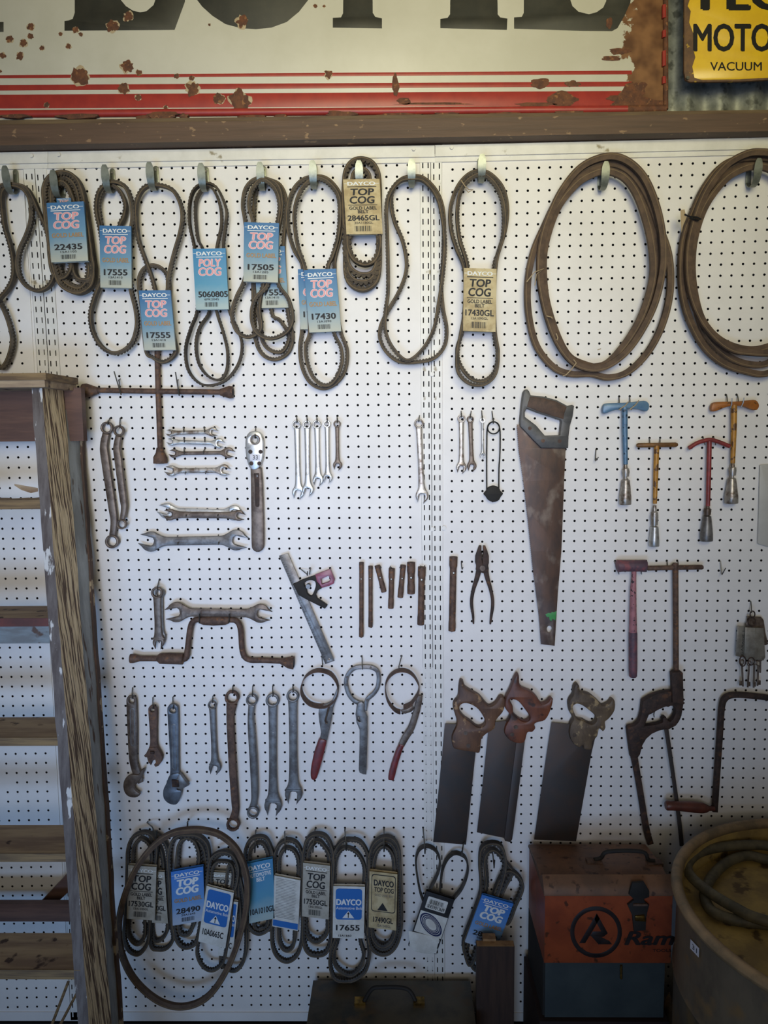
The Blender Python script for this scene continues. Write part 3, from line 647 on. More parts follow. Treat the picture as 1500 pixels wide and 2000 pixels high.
belt('ribbed belt in a blue sleeve marked 5060805', 'A', [[(1200, 235), (1140, 270), (1112, 350), (1112, 480), (1140, 620), (1150, 800), (1155, 980), (1120, 1080), (1088, 1200), (1100, 1320), (1160, 1400), (1240, 1418), (1330, 1385), (1400, 1290), (1420, 1180), (1390, 1080), (1345, 980), (1320, 800), (1310, 620), (1325, 480), (1330, 400), (1300, 310), (1260, 250)],
      [(1205, 250), (1155, 320), (1145, 420), (1160, 560), (1190, 640), (1200, 900), (1225, 990), (1170, 1080), (1148, 1180), (1165, 1290), (1220, 1365), (1290, 1385), (1330, 1330), (1335, 1220), (1310, 1110), (1275, 1000), (1260, 900), (1270, 640), (1300, 480), (1290, 360), (1250, 270)]],
     [((1128, 618), (1322, 615), (1148, 975), 42, 10, 'poly', '5060805', '6PK2045', (.1, 1.0))], w=18, t=5.5, tooth=.001, line=False, group=GT)
belt('cogged belt with partly hidden blue 17555 sleeve, behind the 17505 belt', 'B', [[(260, 235), (350, 270), (388, 370), (380, 500), (370, 650), (380, 900), (400, 1100), (428, 1230), (400, 1330), (320, 1375), (240, 1345), (195, 1250), (185, 1100), (180, 900), (180, 600), (190, 350), (210, 260)],
      [(290, 1050), (350, 1130), (395, 1200), (400, 1260), (360, 1325), (290, 1318), (240, 1260), (225, 1150), (200, 1000), (200, 700), (300, 600)]],
     [((180, 660), (378, 655), (205, 1050), 24, 8, 'blue', '17555', '13A1410')], d=18, w=12, dstep=-2, group=GT)
belt('cogged belt in a blue sleeve marked 17505, its bottom split into two loops', 'B', [[(255, 240), (320, 300), (345, 400), (330, 520), (310, 700), (335, 890), (400, 990), (428, 1110), (390, 1200), (290, 1242), (200, 1200), (170, 1100), (195, 990), (275, 890), (230, 700), (180, 500), (155, 400), (170, 310), (210, 250)],
      [(250, 228), (330, 270), (358, 370), (345, 500), (300, 700), (240, 900), (215, 1050), (225, 1180), (150, 1232), (75, 1195), (45, 1090), (75, 980), (125, 870), (150, 700), (130, 500), (115, 400), (130, 300), (180, 240)]],
     [((120, 502), (342, 508), (115, 880), 52, 10, 'blue', '17505', '13A1285')], d=46, w=12, dstep=-6, group=GT)
belt('rear cogged belt of the 17430 pair, its blue sleeve mostly covered', 'B', [[(560, 218), (640, 225), (710, 290), (748, 380), (752, 480), (730, 600), (700, 720), (695, 800), (700, 1000), (735, 1200), (775, 1320), (760, 1450), (700, 1530), (620, 1560), (540, 1520), (490, 1420), (478, 1300), (490, 1190), (490, 1000), (495, 790), (440, 680), (405, 560), (400, 430), (430, 310), (490, 240)]],
     [((462, 802), (660, 800), (478, 1185), 24, 8, 'blue', '17430', '13A1090')], d=22, w=12, group=GT)
belt('front cogged belt of the pair with the fully visible blue sleeve marked 17430', 'B', [[(580, 225), (650, 250), (715, 330), (728, 450), (715, 600), (680, 720), (650, 800), (660, 1000), (690, 1200), (735, 1300), (740, 1400), (700, 1500), (640, 1540), (570, 1500), (525, 1400), (515, 1290), (540, 1200), (530, 1000), (510, 800), (470, 680), (445, 540), (445, 420), (480, 310), (530, 250)]],
     [((500, 808), (705, 798), (535, 1205), 46, 10, 'blue', '17430', '13A1090')], d=40, w=12, group=GT)
belt('thick coiled cogged belt in a cream sleeve marked 28465GL', 'B', [[(865, 108), (930, 128), (970, 190), (980, 280), (980, 450), (980, 600), (978, 800), (950, 890), (880, 930), (805, 900), (770, 820), (770, 600), (760, 450), (760, 280), (772, 180), (810, 125)],
      [(770, 770), (800, 860), (870, 890), (940, 865), (975, 780), (980, 650), (960, 520), (780, 520)], [(770, 700), (795, 795), (860, 840), (935, 830), (970, 760), (978, 650), (960, 500), (780, 500)],
      [(862, 170), (905, 195), (920, 260), (930, 500), (978, 600), (970, 700), (935, 755), (880, 768), (820, 735), (788, 650), (795, 500), (812, 260), (825, 195)]],
     [((750, 230), (982, 226), (772, 580), 48, 10, 'cream', '28465GL', '20A1180GL')], d=28, w=20, t=12.5, tooth=.005, m='rubber_back', dstep=4, step=.0038, group=GT)
belt('long plain cogged belt hanging in front of the central uprights, no sleeve', 'B', [[(1190, 215), (1260, 225), (1330, 290), (1375, 380), (1392, 500), (1388, 700), (1375, 900), (1385, 1050), (1408, 1180), (1395, 1290), (1330, 1365), (1230, 1390), (1110, 1388), (1030, 1330), (988, 1250), (990, 1170), (1030, 1080), (1100, 960), (1145, 850), (1155, 750), (1130, 620), (1080, 500), (1060, 400), (1065, 300), (1120, 235)],
      [(1190, 225), (1110, 240), (1045, 320), (1025, 420), (1030, 560), (1035, 750), (1035, 950), (1018, 1080), (1020, 1200), (1070, 1310), (1160, 1385), (1260, 1310), (1330, 1180), (1360, 1020), (1385, 850), (1400, 650), (1385, 480), (1350, 340), (1270, 240)]], d=30, w=12, dstep=13, group=GT)
r = belt('cogged belt in a cream sleeve marked 17430GL, right of the central uprights', 'C', [[(185, 130), (235, 150), (285, 210), (305, 300), (295, 400), (265, 500), (245, 580), (245, 860), (262, 950), (250, 1040), (200, 1085), (140, 1075), (90, 1010), (78, 940), (100, 860), (115, 700), (110, 570), (75, 480), (50, 390), (48, 290), (80, 200), (130, 145)],
      [(190, 145), (240, 180), (275, 240), (290, 320), (285, 430), (255, 540), (245, 700), (248, 860), (262, 960), (250, 1055), (200, 1102), (135, 1098), (85, 1050), (78, 970), (95, 870), (125, 700), (125, 560), (90, 440), (78, 330), (90, 230), (130, 170)]],
     [((108, 570), (258, 575), (104, 858), 44, 10, 'cream', '17430GL', '13A1090GL')], d=32, w=13, dstep=10, group=GT)
MB().tube([tuple(U(*px('C', p), 52)) for p in ((96, 170), (112, 195), (130, 212), (150, 212), (128, 224), (112, 205))], .0012, 'twine', 6).build('twine_tie', r)
r = belt('large oval bundle of brown belts hanging whole on the right panel', 'C', [[(760, 62), (850, 80), (930, 155), (985, 280), (1015, 420), (1018, 560), (985, 720), (925, 850), (850, 955), (760, 1020), (680, 1030), (600, 995), (532, 900), (482, 760), (455, 600), (465, 450), (505, 320), (565, 200), (650, 105)],
      [(760, 128), (840, 158), (900, 240), (948, 380), (972, 520), (967, 640), (920, 790), (850, 910), (770, 1000), (700, 1022), (630, 1012), (570, 950), (520, 840), (482, 700), (472, 540), (492, 420), (542, 290), (622, 190), (690, 145)],
      [(765, 95), (860, 125), (940, 225), (1000, 380), (1045, 520), (1050, 680), (1015, 830), (950, 955), (860, 1045), (770, 1072), (690, 1056), (600, 1056), (520, 1026), (442, 930), (405, 790), (400, 640), (425, 500), (475, 380), (540, 250), (630, 150)],
      [(760, 95), (845, 120), (915, 200), (968, 330), (995, 470), (993, 600), (952, 755), (888, 880), (810, 978), (730, 1022), (650, 1008), (585, 970), (526, 870), (482, 730), (463, 570), (478, 435), (524, 305), (594, 195), (670, 125)]],
     d=46, w=13, t=15, tooth=0, m='rubber_big', dstep=-9, name='belt_bundle')
tb = MB()
for q in (((395, 635), (430, 590), (475, 573), (440, 600), (432, 650)), ((487, 790), (510, 796), (512, 802)), ((530, 870), (538, 890), (533, 902)), ((610, 990), (622, 1005), (600, 1035), (575, 1060), (560, 1065)), ((720, 945), (735, 940))):
    tb.tube([tuple(U(*px('C', p), 60)) for p in q], .0013, 'twine', 6)
tb.build('twine_tie', r)
r = belt('large bundle of brown belts cut off by the right edge', 'C', [[(1450, 42), (1555, 68), (1655, 205), (1712, 420), (1712, 650), (1655, 845), (1560, 950), (1430, 958), (1320, 935), (1224, 848), (1165, 740), (1137, 620), (1137, 480), (1166, 350), (1216, 222), (1294, 115), (1370, 62)],
      [(1450, 105), (1550, 150), (1636, 300), (1676, 500), (1666, 700), (1600, 875), (1480, 935), (1380, 940), (1272, 895), (1194, 800), (1156, 640), (1156, 480), (1194, 330), (1256, 222), (1340, 140)],
      [(1450, 65), (1600, 105), (1715, 300), (1765, 560), (1725, 820), (1636, 975), (1500, 1052), (1400, 1044), (1290, 1004), (1204, 925), (1138, 800), (1108, 680), (1103, 540), (1118, 420), (1155, 320), (1214, 195), (1304, 95)],
      [(1450, 75), (1552, 110), (1645, 250), (1694, 460), (1690, 675), (1628, 860), (1520, 995), (1405, 1010), (1296, 960), (1209, 860), (1160, 690), (1146, 480), (1180, 340), (1236, 222), (1317, 128)]],
     d=46, w=13, t=15, tooth=0, m='rubber_big', dstep=-9, name='belt_bundle')
MB().tube([tuple(U(*px('C', p), 58)) for p in ((1118, 325), (1140, 335), (1175, 338), (1195, 348), (1180, 352), (1140, 342))], .0018, 'black', 6).build('cable_tie', r)
mb = MB(); mb.plate([pl('C', [(1100, 305), (1118, 302), (1127, 340), (1112, 375), (1104, 410), (1102, 370)], 56)], 55, 1, 'twine', .0002); mb.build('paper_tag', r)

# ------------------------------------------------------------------ spanners
def arcpts(c, R, a0, a1, n): return [(c[0] + R * math.cos(a0 + (a1 - a0) * k / n), c[1] + R * math.sin(a0 + (a1 - a0) * k / n)) for k in range(n + 1)]
def strip(K, pts, ws):            # variable-width band outline in view units
    L_ = []; R_ = []
    n = len(pts)
    for i in range(n):
        a = pts[max(0, i - 1)]; b = pts[min(n - 1, i + 1)]; dx = b[0] - a[0]; dy = b[1] - a[1]; l = math.hypot(dx, dy); nx_, ny_ = -dy / l, dx / l; w = ws[i] / 2 if isinstance(ws, (list, tuple)) else ws / 2
        L_.append((pts[i][0] + nx_ * w, pts[i][1] + ny_ * w)); R_.append((pts[i][0] - nx_ * w, pts[i][1] - ny_ * w))
    return L_ + R_[::-1]
def sstrip(K, pts, ws, sub=5):
    q = cr([(p[0], p[1], w) for p, w in zip(pts, ws)], sub, False); return strip(K, [(a, b) for a, b, w in q], [w for a, b, w in q])
def jaw(c, R, th, gap=.85, deep=.35, ext=1.18):
    """open end: centre c, radius R, mouth towards angle th (view units, y down)"""
    g = R * gap / 2; pts = []
    ca, sa = math.cos(th), math.sin(th)
    def loc(u, v): return (c[0] + u * ca - v * sa, c[1] + u * sa + v * ca)
    a0 = math.asin(min(.95, gap / 2 + .18))
    out = [loc(R * ext, g * 1.05)]
    for k in range(19):
        a = a0 + .12 + (2 * PI - 2 * a0 - .24) * k / 18; out.append(loc(R * math.cos(a), R * math.sin(a)))
    out.append(loc(R * ext, -g * 1.05)); out += [loc(R * .3, -g), loc(-R * deep * .4, -g * .95), loc(-R * deep, -g * .45), loc(-R * deep, g * .45), loc(-R * deep * .4, g * .95), loc(R * .3, g)]
    return out
def add_jaw(par, K, c, R, th, d, t, m, gap=.85, nm='open_end', deep=.3):
    mb = MB(); mb.plate([pl(K, jaw(c, R, th, gap, deep), d)], d, t, m, .0024); return mb.build(nm, par)
def add_ring(par, K, c, R, r, d, t, m, nm='ring_end', sx=1.0):
    mb = MB(); o = [(c[0] + R * sx * math.cos(2 * PI * k / 28), c[1] + R * math.sin(2 * PI * k / 28)) for k in range(28)]
    i = [(c[0] + r * sx * (1 + .06 * (k % 2)) * math.cos(2 * PI * k / 24), c[1] + r * (1 + .06 * (k % 2)) * math.sin(2 * PI * k / 24)) for k in range(24)]
    mb.plate([pl(K, o, d), pl(K, i, d)], d, t, m, .0024); return mb.build(nm, par)
def panel_mark(par, K, a, b, w, d, m):    # raised maker's panel on a shank
    n = 10; dx, dy = b[0] - a[0], b[1] - a[1]; L_ = math.hypot(dx, dy); th = math.atan2(dy, dx)
    o = arcpts(b, w / 2, th - PI / 2, th + PI / 2, 6) + arcpts(a, w / 2, th + PI / 2, th + 1.5 * PI, 6)
    i = arcpts(b, w / 2 * .62, th - PI / 2, th + PI / 2, 6) + arcpts(a, w / 2 * .62, th + PI / 2, th + 1.5 * PI, 6)
    mb = MB(); mb.plate([pl(K, o, d), pl(K, i, d)], d - .3, .9, m, .0003)
    return mb.build('raised_panel', par)
def comb(label, K, ring, R, end, Rj, w, m, d=12, mouth=None, group=None, hook=None, what=None, mark=True):
    r = thing('combination_spanner', label, 'spanner', U(*px(K, ring), d), group)
    dx, dy = end[0] - ring[0], end[1] - ring[1]; th = math.atan2(dy, dx); th2 = th + (.26 if mouth is None else mouth)
    a = (ring[0] + math.cos(th) * R * .8, ring[1] + math.sin(th) * R * .8); b = (end[0] - math.cos(th) * Rj * .55, end[1] - math.sin(th) * Rj * .55)
    p = lambda f: (a[0] + (b[0] - a[0]) * f, a[1] + (b[1] - a[1]) * f)
    mb = MB(); mb.plate([pl(K, sstrip(K, [p(0), p(.08), p(.25), p(.6), p(.86), p(.95), p(1)], [w * 1.15, w * 1.05, w, w * .95, w * 1.1, w * 1.4, w * 2.0]), d)], d + .5, 6, m, .0026)
    sk = mb.build('shank', r)
    add_ring(r, K, ring, R, R * .62, d - .5, 8, m); add_jaw(r, K, end, Rj, th2, d, 6, m)
    if mark: panel_mark(sk, K, p(.3), p(.78), w * .46, d + 6.5, m)
    if hook: wire_hook(K, hook, (ring[0], ring[1] - R * .62), what)
    return r
def dopen(label, K, c1, R1, c2, R2, w, m, d=12, a1=None, a2=None, group=None, gap=.85):
    r = thing('open_end_spanner', label, 'spanner', U(*px(K, c1), d), group); th = math.atan2(c2[1] - c1[1], c2[0] - c1[0])
    mb = MB(); p = lambda f: (c1[0] + (c2[0] - c1[0]) * f, c1[1] + (c2[1] - c1[1]) * f); L_ = math.hypot(c2[0] - c1[0], c2[1] - c1[1]); e1 = R1 * .5 / L_; e2 = 1 - R2 * .5 / L_
    mb.plate([pl(K, sstrip(K, [p(e1), p(e1 + .09), p(e1 + .18), p(.5), p(e2 - .18), p(e2 - .09), p(e2)], [R1 * 1.7, w * 1.15, w, w, w, w * 1.15, R2 * 1.7]), d)], d + .5, 5.5, m, .0024); sk = mb.build('shank', r)
    add_jaw(r, K, c1, R1, th + PI + (.26 if a1 is None else a1), d, 5.5, m, gap); add_jaw(r, K, c2, R2, th + (.26 if a2 is None else a2), d, 5.5, m, gap)
    panel_mark(sk, K, p(.3), p(.7), w * .5, d + 6, m)
    return r
def dring(label, K, c1, R1, c2, R2, pts, ws, m, d=12, name='ring_spanner', hook=None, what=None):
    r = thing(name, label, 'spanner', U(*px(K, c1), d)); mb = MB(); mb.plate([pl(K, sstrip(K, pts, ws), d)], d + 2, 9, m, .0036); mb.build('shank', r)
    add_ring(r, K, c1, R1, R1 * .64, d, 11, m); add_ring(r, K, c2, R2, R2 * .64, d, 11, m)
    if hook: wire_hook(K, hook, (c1[0], c1[1] - R1 * .64), what)
    return r
def W(s_): return s_
# middle-left small spanners
dopen('topmost small open-ended spanner, dull chrome, right of the wheel brace foot', 'E', (275, 218), 24, (553, 212), 31, 26, 'chrome_dirty', 14)
dopen('small bright rust-spotted open-ended spanner, second from the top right of the wheel brace', 'E', (283, 276), 25, (592, 285), 33, 26, 'chrome', 14)
dopen('small brown open-ended spanner, third from the top right of the wheel brace', 'E', (300, 352), 29, (655, 347), 36, 24, 'steel_brown', 14)
dopen('small chrome open-ended spanner hanging lowest of the four small ones', 'E', (282, 465), 36, (625, 460), 38, 32, 'chrome_dirty', 14)
dopen('polished open-ended spanner half hidden behind a brown one', 'E', (252, 725), 50, (690, 738), 50, 40, 'chrome', 8)
dopen('brown open-ended spanner lying in front of a polished one', 'E', (275, 750), 38, (722, 755), 36, 40, 'steel_brown', 20)
dopen('large grey open-ended spanner hanging horizontally below the polished pair', 'E', (150, 925), 66, (705, 915), 68, 56, 'steel', 14)
for (hx, hy), (ex, ey), t_ in (((363, 183), (363, 205), 'the topmost small spanner, left of its two'), ((497, 183), (498, 205), 'the topmost small spanner, right of its two'), ((366, 252), (366, 272), 'the small rust-spotted spanner, left of its two'), ((500, 252), (500, 270), 'the small rust-spotted spanner, right of its two'),
                           ((368, 318), (366, 345), 'the small brown spanner, left of its two'), ((503, 318), (490, 345), 'the small brown spanner, right of its two'), ((374, 450), (372, 480), 'the lowest small chrome spanner, left of its two'), ((508, 450), (505, 478), 'the lowest small chrome spanner, right of its two'),
                           ((383, 715), (378, 760), 'the polished and brown spanner pair, left of its two'), ((587, 712), (584, 758), 'the polished and brown spanner pair, right of its two'), ((325, 885), (322, 940), 'the large grey open-ended spanner, left of its two'), ((590, 880), (588, 938), 'the large grey open-ended spanner, right of its two')):
    wire_hook('E', (hx, hy), (ex, ey), t_, 22, 4)
# ring spanners on the left
dring('long brown offset ring spanner, leftmost of two, beside the stepladder top', 'D', (790, 508), 45, (828, 1338), 50, [(785, 550), (768, 640), (778, 740), (828, 1080), (842, 1190), (832, 1292)], [52, 56, 60, 56, 50, 48], 'steel_brown', hook=(808, 436), what='the leftmost offset ring spanner')
dring('slightly shorter brown offset ring spanner, hanging right of its longer twin', 'D', (878, 530), 40, (898, 1212), 37, [(876, 568), (862, 650), (872, 740), (906, 1010), (915, 1090), (902, 1178)], [44, 50, 54, 50, 44, 36], 'steel_brown', d=20, hook=(884, 436), what='the shorter offset ring spanner')
# ratchet
r = thing('ratchet_handle', 'chrome-headed ratchet wrench with brown handle and a small 33 sticker', 'ratchet', U(498, 860, 12))
K = 'E'; o = cr([(828, 206), (862, 216), (882, 250), (887, 300), (884, 370), (872, 420), (855, 448), (828, 458), (805, 450), (788, 420), (775, 370), (770, 300), (774, 250), (794, 216)], 4)
mb = MB(); mb.plate([pl(K, o, 12), pl(K, [(828 + 20 * math.cos(k * PI / 8), 263 + 20 * math.sin(k * PI / 8)) for k in range(16)], 12)], 12, 14, 'chrome', .003); rh = mb.build('ratchet_head', r)
mb = MB(); mb.plate([pl(K, [(828 + 34 * math.cos(k * PI / 12), 263 + 34 * math.sin(k * PI / 12)) for k in range(24)], 26), pl(K, [(828 + 26 * math.cos(k * PI / 12), 263 + 26 * math.sin(k * PI / 12)) for k in range(24)], 26)], 25, 2.5, 'steel_brown', .0006); mb.build('drive_collar', rh)
for x, y in ((797, 341), (863, 341), (803, 417), (855, 417)):
    c = U(*px(K, (x, y)), 26); MB().tube([(c.x, -.0255, c.z), (c.x, -.0272, c.z)], .0052, 'rust_dark', 12).build('screw', rh)
mb = MB(); mb.plate([pl(K, sstrip(K, [(836, 445), (838, 480), (842, 560), (847, 800), (848, 940), (848, 975), (848, 990)], [70, 72, 76, 80, 80, 62, 20]), 14)], 14, 10, 'steel_brown', .003); hd = mb.build('handle', r)
mb = MB(); mb.plate([pl(K, sstrip(K, [(836, 480), (840, 560), (842, 680), (842, 700)], [34, 30, 28, 10]), 24)], 24, .8, 'rust_dark', .0005); ptext(mb, K, '3', 834, 492, 846, 505, 25, 'steel', .01); mb.build('recessed_panel', hd)
mb = MB(); mb.plate([pl(K, [(795, 356), (862, 358), (861, 400), (794, 398)], 26)], 26, .6, 'sticker', .0001); ptext(mb, K, '33', 812, 364, 846, 392, 26.9, 'ink', .0); mb.build('price_sticker', rh)
wire_hook(K, (833, 183), (826, 246), 'the ratchet wrench', 30)
# five combination spanners and the single ones
names5 = [('longest', (1099, 165), 29, (1110, 603), 41, 33, 'chrome', 'leftmost and longest of five polished combination spanners in a row'),
          ('second', (1166, 165), 27, (1172, 588), 38, 32, 'chrome', 'second from the left of five combination spanners in a row'),
          ('third', (1230, 163), 28, (1238, 524), 35, 32, 'chrome', 'middle spanner of the five combination spanners in a row'),
          ('fourth', (1296, 160), 24, (1301, 510), 31, 27, 'chrome', 'slim polished combination spanner, fourth of five, beside the rusty short one'),
          ('fifth', (1362, 160), 24, (1365, 428), 30, 24, 'steel_brown', 'short rusty brown combination spanner at the right end of the row of five')]
for n_, c1, R1, c2, R2, w, m_, lb in names5:
    comb(lb, 'E', c1, R1, c2, R2, w, m_, group='row of five combination spanners', hook=(c1[0], 113), what='the ' + n_ + ' spanner of the row of five', d=12 if n_ in ('longest', 'third') else 18)
comb('single bright combination spanner hanging beside the central uprights', 'Y', (520, 850), 63, (562, 1788), 84, 72, 'chrome_dirty', hook=(528, 742), what='the single spanner beside the central uprights')
comb('brownish combination spanner, left of the short pair right of the central uprights', 'F', (432, 278), 28, (432, 618), 36, 32, 'chrome_dirty', hook=(430, 224), what='the left spanner of the short pair')
comb('darker combination spanner, right of the short pair right of the central uprights', 'F', (494, 283), 25, (505, 608), 33, 29, 'steel_brown', hook=(500, 224), what='the right spanner of the short pair')
comb('tiny chrome combination spanner beside the black wire loop', 'F', (578, 290), 16, (580, 532), 19, 15, 'chrome', hook=(573, 222), what='the tiny chrome spanner', mark=False)
# wire loop with black disc
r = thing('wire_loop_puller', 'black wire loop with a round dark disc at its foot', 'tool', U(*px('F', (655, 340)), 14))
mb = MB(); mb.tube([tuple(U(*px('F', p), 14)) for p in cr([(610, 790), (609, 600), (610, 450), (613, 350), (630, 312), (657, 299), (684, 312), (701, 350), (703, 450), (700, 560), (695, 620), (694, 790)], 4, False)], .0016, 'black', 8); mb.tube([tuple(U(*px('F', (657 + 42 * math.cos(k * PI / 12), 341 + 42 * math.sin(k * PI / 12))), 16)) for k in range(24)], .0016, 'black', 8, True); mb.build('wire_loop', r)
mb = MB(); mb.plate([pl('F', cr([(655, 743), (690, 755), (702, 778), (720, 798), (705, 820), (690, 845), (655, 857), (620, 845), (603, 822), (587, 800), (605, 778), (620, 755)], 4), 12)], 10, 12, 'dark', .003); mb.build('disc', r)
wire_hook('F', (645, 225), (655, 303), 'the black wire loop')
# four-way wheel brace
r = thing('wheel_brace', 'rusty four-way cross wheel brace on the left of the board', 'wheel brace', U(310, 765, 20))
def U3(K, p, d): return tuple(U(*px(K, p), d))
MB().tube([U3('X', p, 20) for p in ((176, 762), (300, 764), (445, 766))], .0067, 'rust', 14).build('cross_bar', r)
MB().tube([U3('X', p, 20) for p in ((306, 640), (309, 765), (313, 880))], .0067, 'rust', 14).build('cross_bar', r)
for pts, rr in ((((162, 763), (170, 763), (178, 763), (192, 763)), (.0165, .0175, .014, .008)), (((455, 766), (448, 766), (442, 766), (430, 766)), (.0145, .0155, .013, .008)), (((313.5, 905), (313, 893), (313, 884), (312, 874)), (.0175, .017, .011, .008))):
    mb = MB(); mb.tube([U3('X', p, 20) for p in pts], list(rr), 'rust', 18); a = Vector(U3('X', pts[0], 20)); b = Vector(U3('X', pts[1], 20)); n = (a - b).normalized(); mb.tube([a - n * .001, a + n * .0008], rr[0] * .62, 'black', 6); mb.build('socket', r)
for K, a, b, t_ in (('A', (668, 1335), (710, 1468), 'left'), ('A', (1028, 1340), (1050, 1472), 'right')):
    p = px(K, b); q = px(K, a); h = U(p[0] - 2, p[1] - 30, 0)
    mb = MB(); mb.tube([(h.x, .004, h.z), (h.x, -.01, h.z - .004), tuple(U(p[0], p[1] + 1, 26)), tuple(U(p[0], p[1] + 2, 34)), tuple(U(q[0], q[1], 46))], .0015, 'wire', 8)
    tag(mb.build('wire_hook'), 'long upturned wire hook under the %s arm of the wheel brace' % t_, 'hook', 'small wire pegboard hooks')
# ---- H group
comb('short rusty combination spanner hanging left of the large steel spanner', 'H', (258, 356), 38, (268, 680), 38, 46, 'steel_brown', d=20, mark=False, mouth=.1, hook=(271, 274), what='the two overlapping rusty short spanners')
comb('second short spanner peeking out behind the rusty one left of the large steel spanner', 'H', (278, 360), 32, (286, 650), 30, 34, 'steel', d=10, mark=False, mouth=0)
dopen('large smooth steel open-ended spanner above the speed brace', 'H', (385, 484), 66, (930, 492), 62, 52, 'steel_brown', 22, a1=-.22, a2=.22)
r = thing('speed_brace', 'rusty cranked speed brace with socket end and rotating grips', 'brace', U(*px('H', (450, 790)), 22))
K = 'H'
MB().tube([U3(K, p, 22) for p in cr([(130, 787), (260, 787), (430, 792), (452, 740), (470, 600), (490, 548), (540, 532), (720, 534), (775, 545), (800, 600), (812, 740), (850, 793), (950, 798), (1080, 804)], 5, False)], .0072, 'rust', 14).build('cranked_rod', r)
MB().tube([U3(K, p, 22) for p in ((255, 787), (275, 787), (330, 787), (425, 789), (432, 790))], [.007, .0135, .0145, .0145, .008], 'rust', 16).build('end_grip', r)
MB().tube([U3(K, p, 22) for p in ((535, 536), (560, 540), (625, 541), (700, 540), (722, 536))], [.0085, .0115, .0125, .0115, .0085], 'rust', 16).build('middle_grip', r)
MB().tube([U3(K, p, 22) for p in ((82, 787), (100, 787), (125, 787), (150, 787))], [.0115, .0118, .0095, .0065], 'rust', 14).build('square_end', r)
mb = MB(); mb.tube([U3(K, p, 22) for p in ((1060, 803), (1085, 808), (1110, 813), (1146, 816))], [.0075, .0105, .0145, .0165], 'rust', 16); a = Vector(U3(K, (1146, 816), 22)); mb.tube([a, a + Vector((.001, 0, 0))], .0115, 'black', 12); mb.build('socket', r)
for x, t_ in ((530, 'left'), (724, 'right')): wire_hook(K, (x, 462), (x, 550), 'the speed brace, %s of its two' % t_, 34, 28)
# combination square
r = thing('combination_square', 'tilted steel combination square with a black and crimson head', 'square', U(600, 1180, 14))
mb = MB(); mb.plate([pl(K, [(1050, 118), (1108, 100), (1412, 800), (1352, 822)], 14), pl(K, [(1376 + 7 * math.cos(k * PI / 6), 790 + 7 * math.sin(k * PI / 6)) for k in range(12)], 14)], 14, 2.5, 'steel', .0004)
for k in range(46):
    f = (k + 1) / 48; x0, y0 = 1050 + 302 * f, 118 + 704 * f; l = 16 if k % 4 == 0 else 9
    q = [(x0 + 2, y0), (x0 + 2 + l, y0 - l * .31), (x0 + 3 + l, y0 + 2 - l * .31), (x0 + 3, y0 + 2)]; mb.add([U(*px(K, p), 16.6) for p in q], [(0, 1, 2, 3)], 'ink')
mb.build('ruler', r)
mb = MB(); mb.plate([pl(K, [(1142, 300), (1200, 274), (1292, 242), (1300, 285), (1312, 300), (1330, 322), (1302, 345), (1290, 372), (1300, 395), (1366, 440), (1350, 460), (1240, 405), (1180, 372)], 17), pl(K, cr([(1214, 296), (1250, 274), (1285, 283), (1290, 310), (1282, 340), (1262, 378), (1236, 362), (1228, 330)], 3), 17)], 10, 14, 'dark', .0015); sq = mb.build('square_head', r)
mb = MB(); mb.plate([pl(K, [(1286, 240), (1385, 203), (1400, 240), (1413, 270), (1408, 296), (1378, 312), (1330, 325), (1312, 300), (1296, 282)], 18), pl(K, [(1324, 268), (1372, 246), (1386, 268), (1376, 285), (1330, 302)], 18)], 12, 12, 'magenta', .0015); tag(mb.build('level_housing', r), 'crimson end of the head')
c = U(*px(K, (1240, 316)), 24); MB().tube([(c.x, -.014, c.z), (c.x, -.030, c.z)], .0058, 'steel', 14).build('locking_knob', sq)
wire_hook(K, (1255, 195), (1250, 232), 'the combination square, right of its two'); wire_hook(K, (1190, 200), (1234, 240), 'the combination square, left of its two', 34, 10)
# ---- box spanner tubes
def boxtube(label, K, a, b, w, hole, wa=None):
    r = thing('box_spanner', label, 'box spanner', U(*px(K, a), 14), 'tubular box spanners'); s_ = sc(K, 14) / 2; A = Vector(U3(K, a, 14)); B = Vector(U3(K, b, 14)); ax = (B - A).normalized()
    wa = wa or w * 1.0; L_ = (B - A).length
    prof = [(0, wa * s_ * .78), (.0, wa * s_), (.006, wa * s_), (.022, wa * s_ * .94 if wa == w else wa * s_), (.030, w * s_ * .94), (L_ - .028, w * s_ * .92), (L_ - .02, w * s_), (L_ - .001, w * s_), (L_, w * s_ * .8)]
    mb = MB(); mb.tube([A + ax * (.02)] + [A + ax * p[0] for p in prof], [wa * s_ * .72] + [p[1] for p in prof], 'rust', 14, cap=True)
    tb_ = mb.build('tube', r, ang=50)
    h = U(*px(K, hole), 14); hr = w * s_ * .36
    MB().tube([(h.x, -.014 - w * s_ * .8, h.z), (h.x, -.0143 - w * s_ * .97, h.z)], [hr, hr], 'black', 12).build('tommy_bar_hole', tb_)
    MB().tube([(h.x - hr * .1, -.014 - w * s_ * .9, h.z + hr * .1), (h.x - hr * .1, -.0146 - w * s_ * .97, h.z + hr * .1)], [hr * .62, hr * .62], 'sl_white', 10).build('pale_hole_disc', tb_)  # pale disc for the board seen through the hole
K = 'I'
boxtube('longest tubular box spanner, far left of the seven', K, (108, 242), (107, 850), 40, (108, 375))
boxtube('slim tubular box spanner, second from the left, slightly shorter than the longest', K, (182, 272), (182, 770), 38, (180, 372))
boxtube('short box spanner tilted to the left', K, (236, 268), (292, 485), 46, (262, 364))
boxtube('middle-length upright box spanner with a wider top', K, (355, 292), (347, 618), 48, (352, 376), 52)
boxtube('short box spanner tilted to the right, partly behind the fat one', K, (447, 265), (424, 530), 48, (440, 371))
boxtube('short fat box spanner with an open mouth', K, (512, 242), (512, 500), 64, (513, 363), 68)
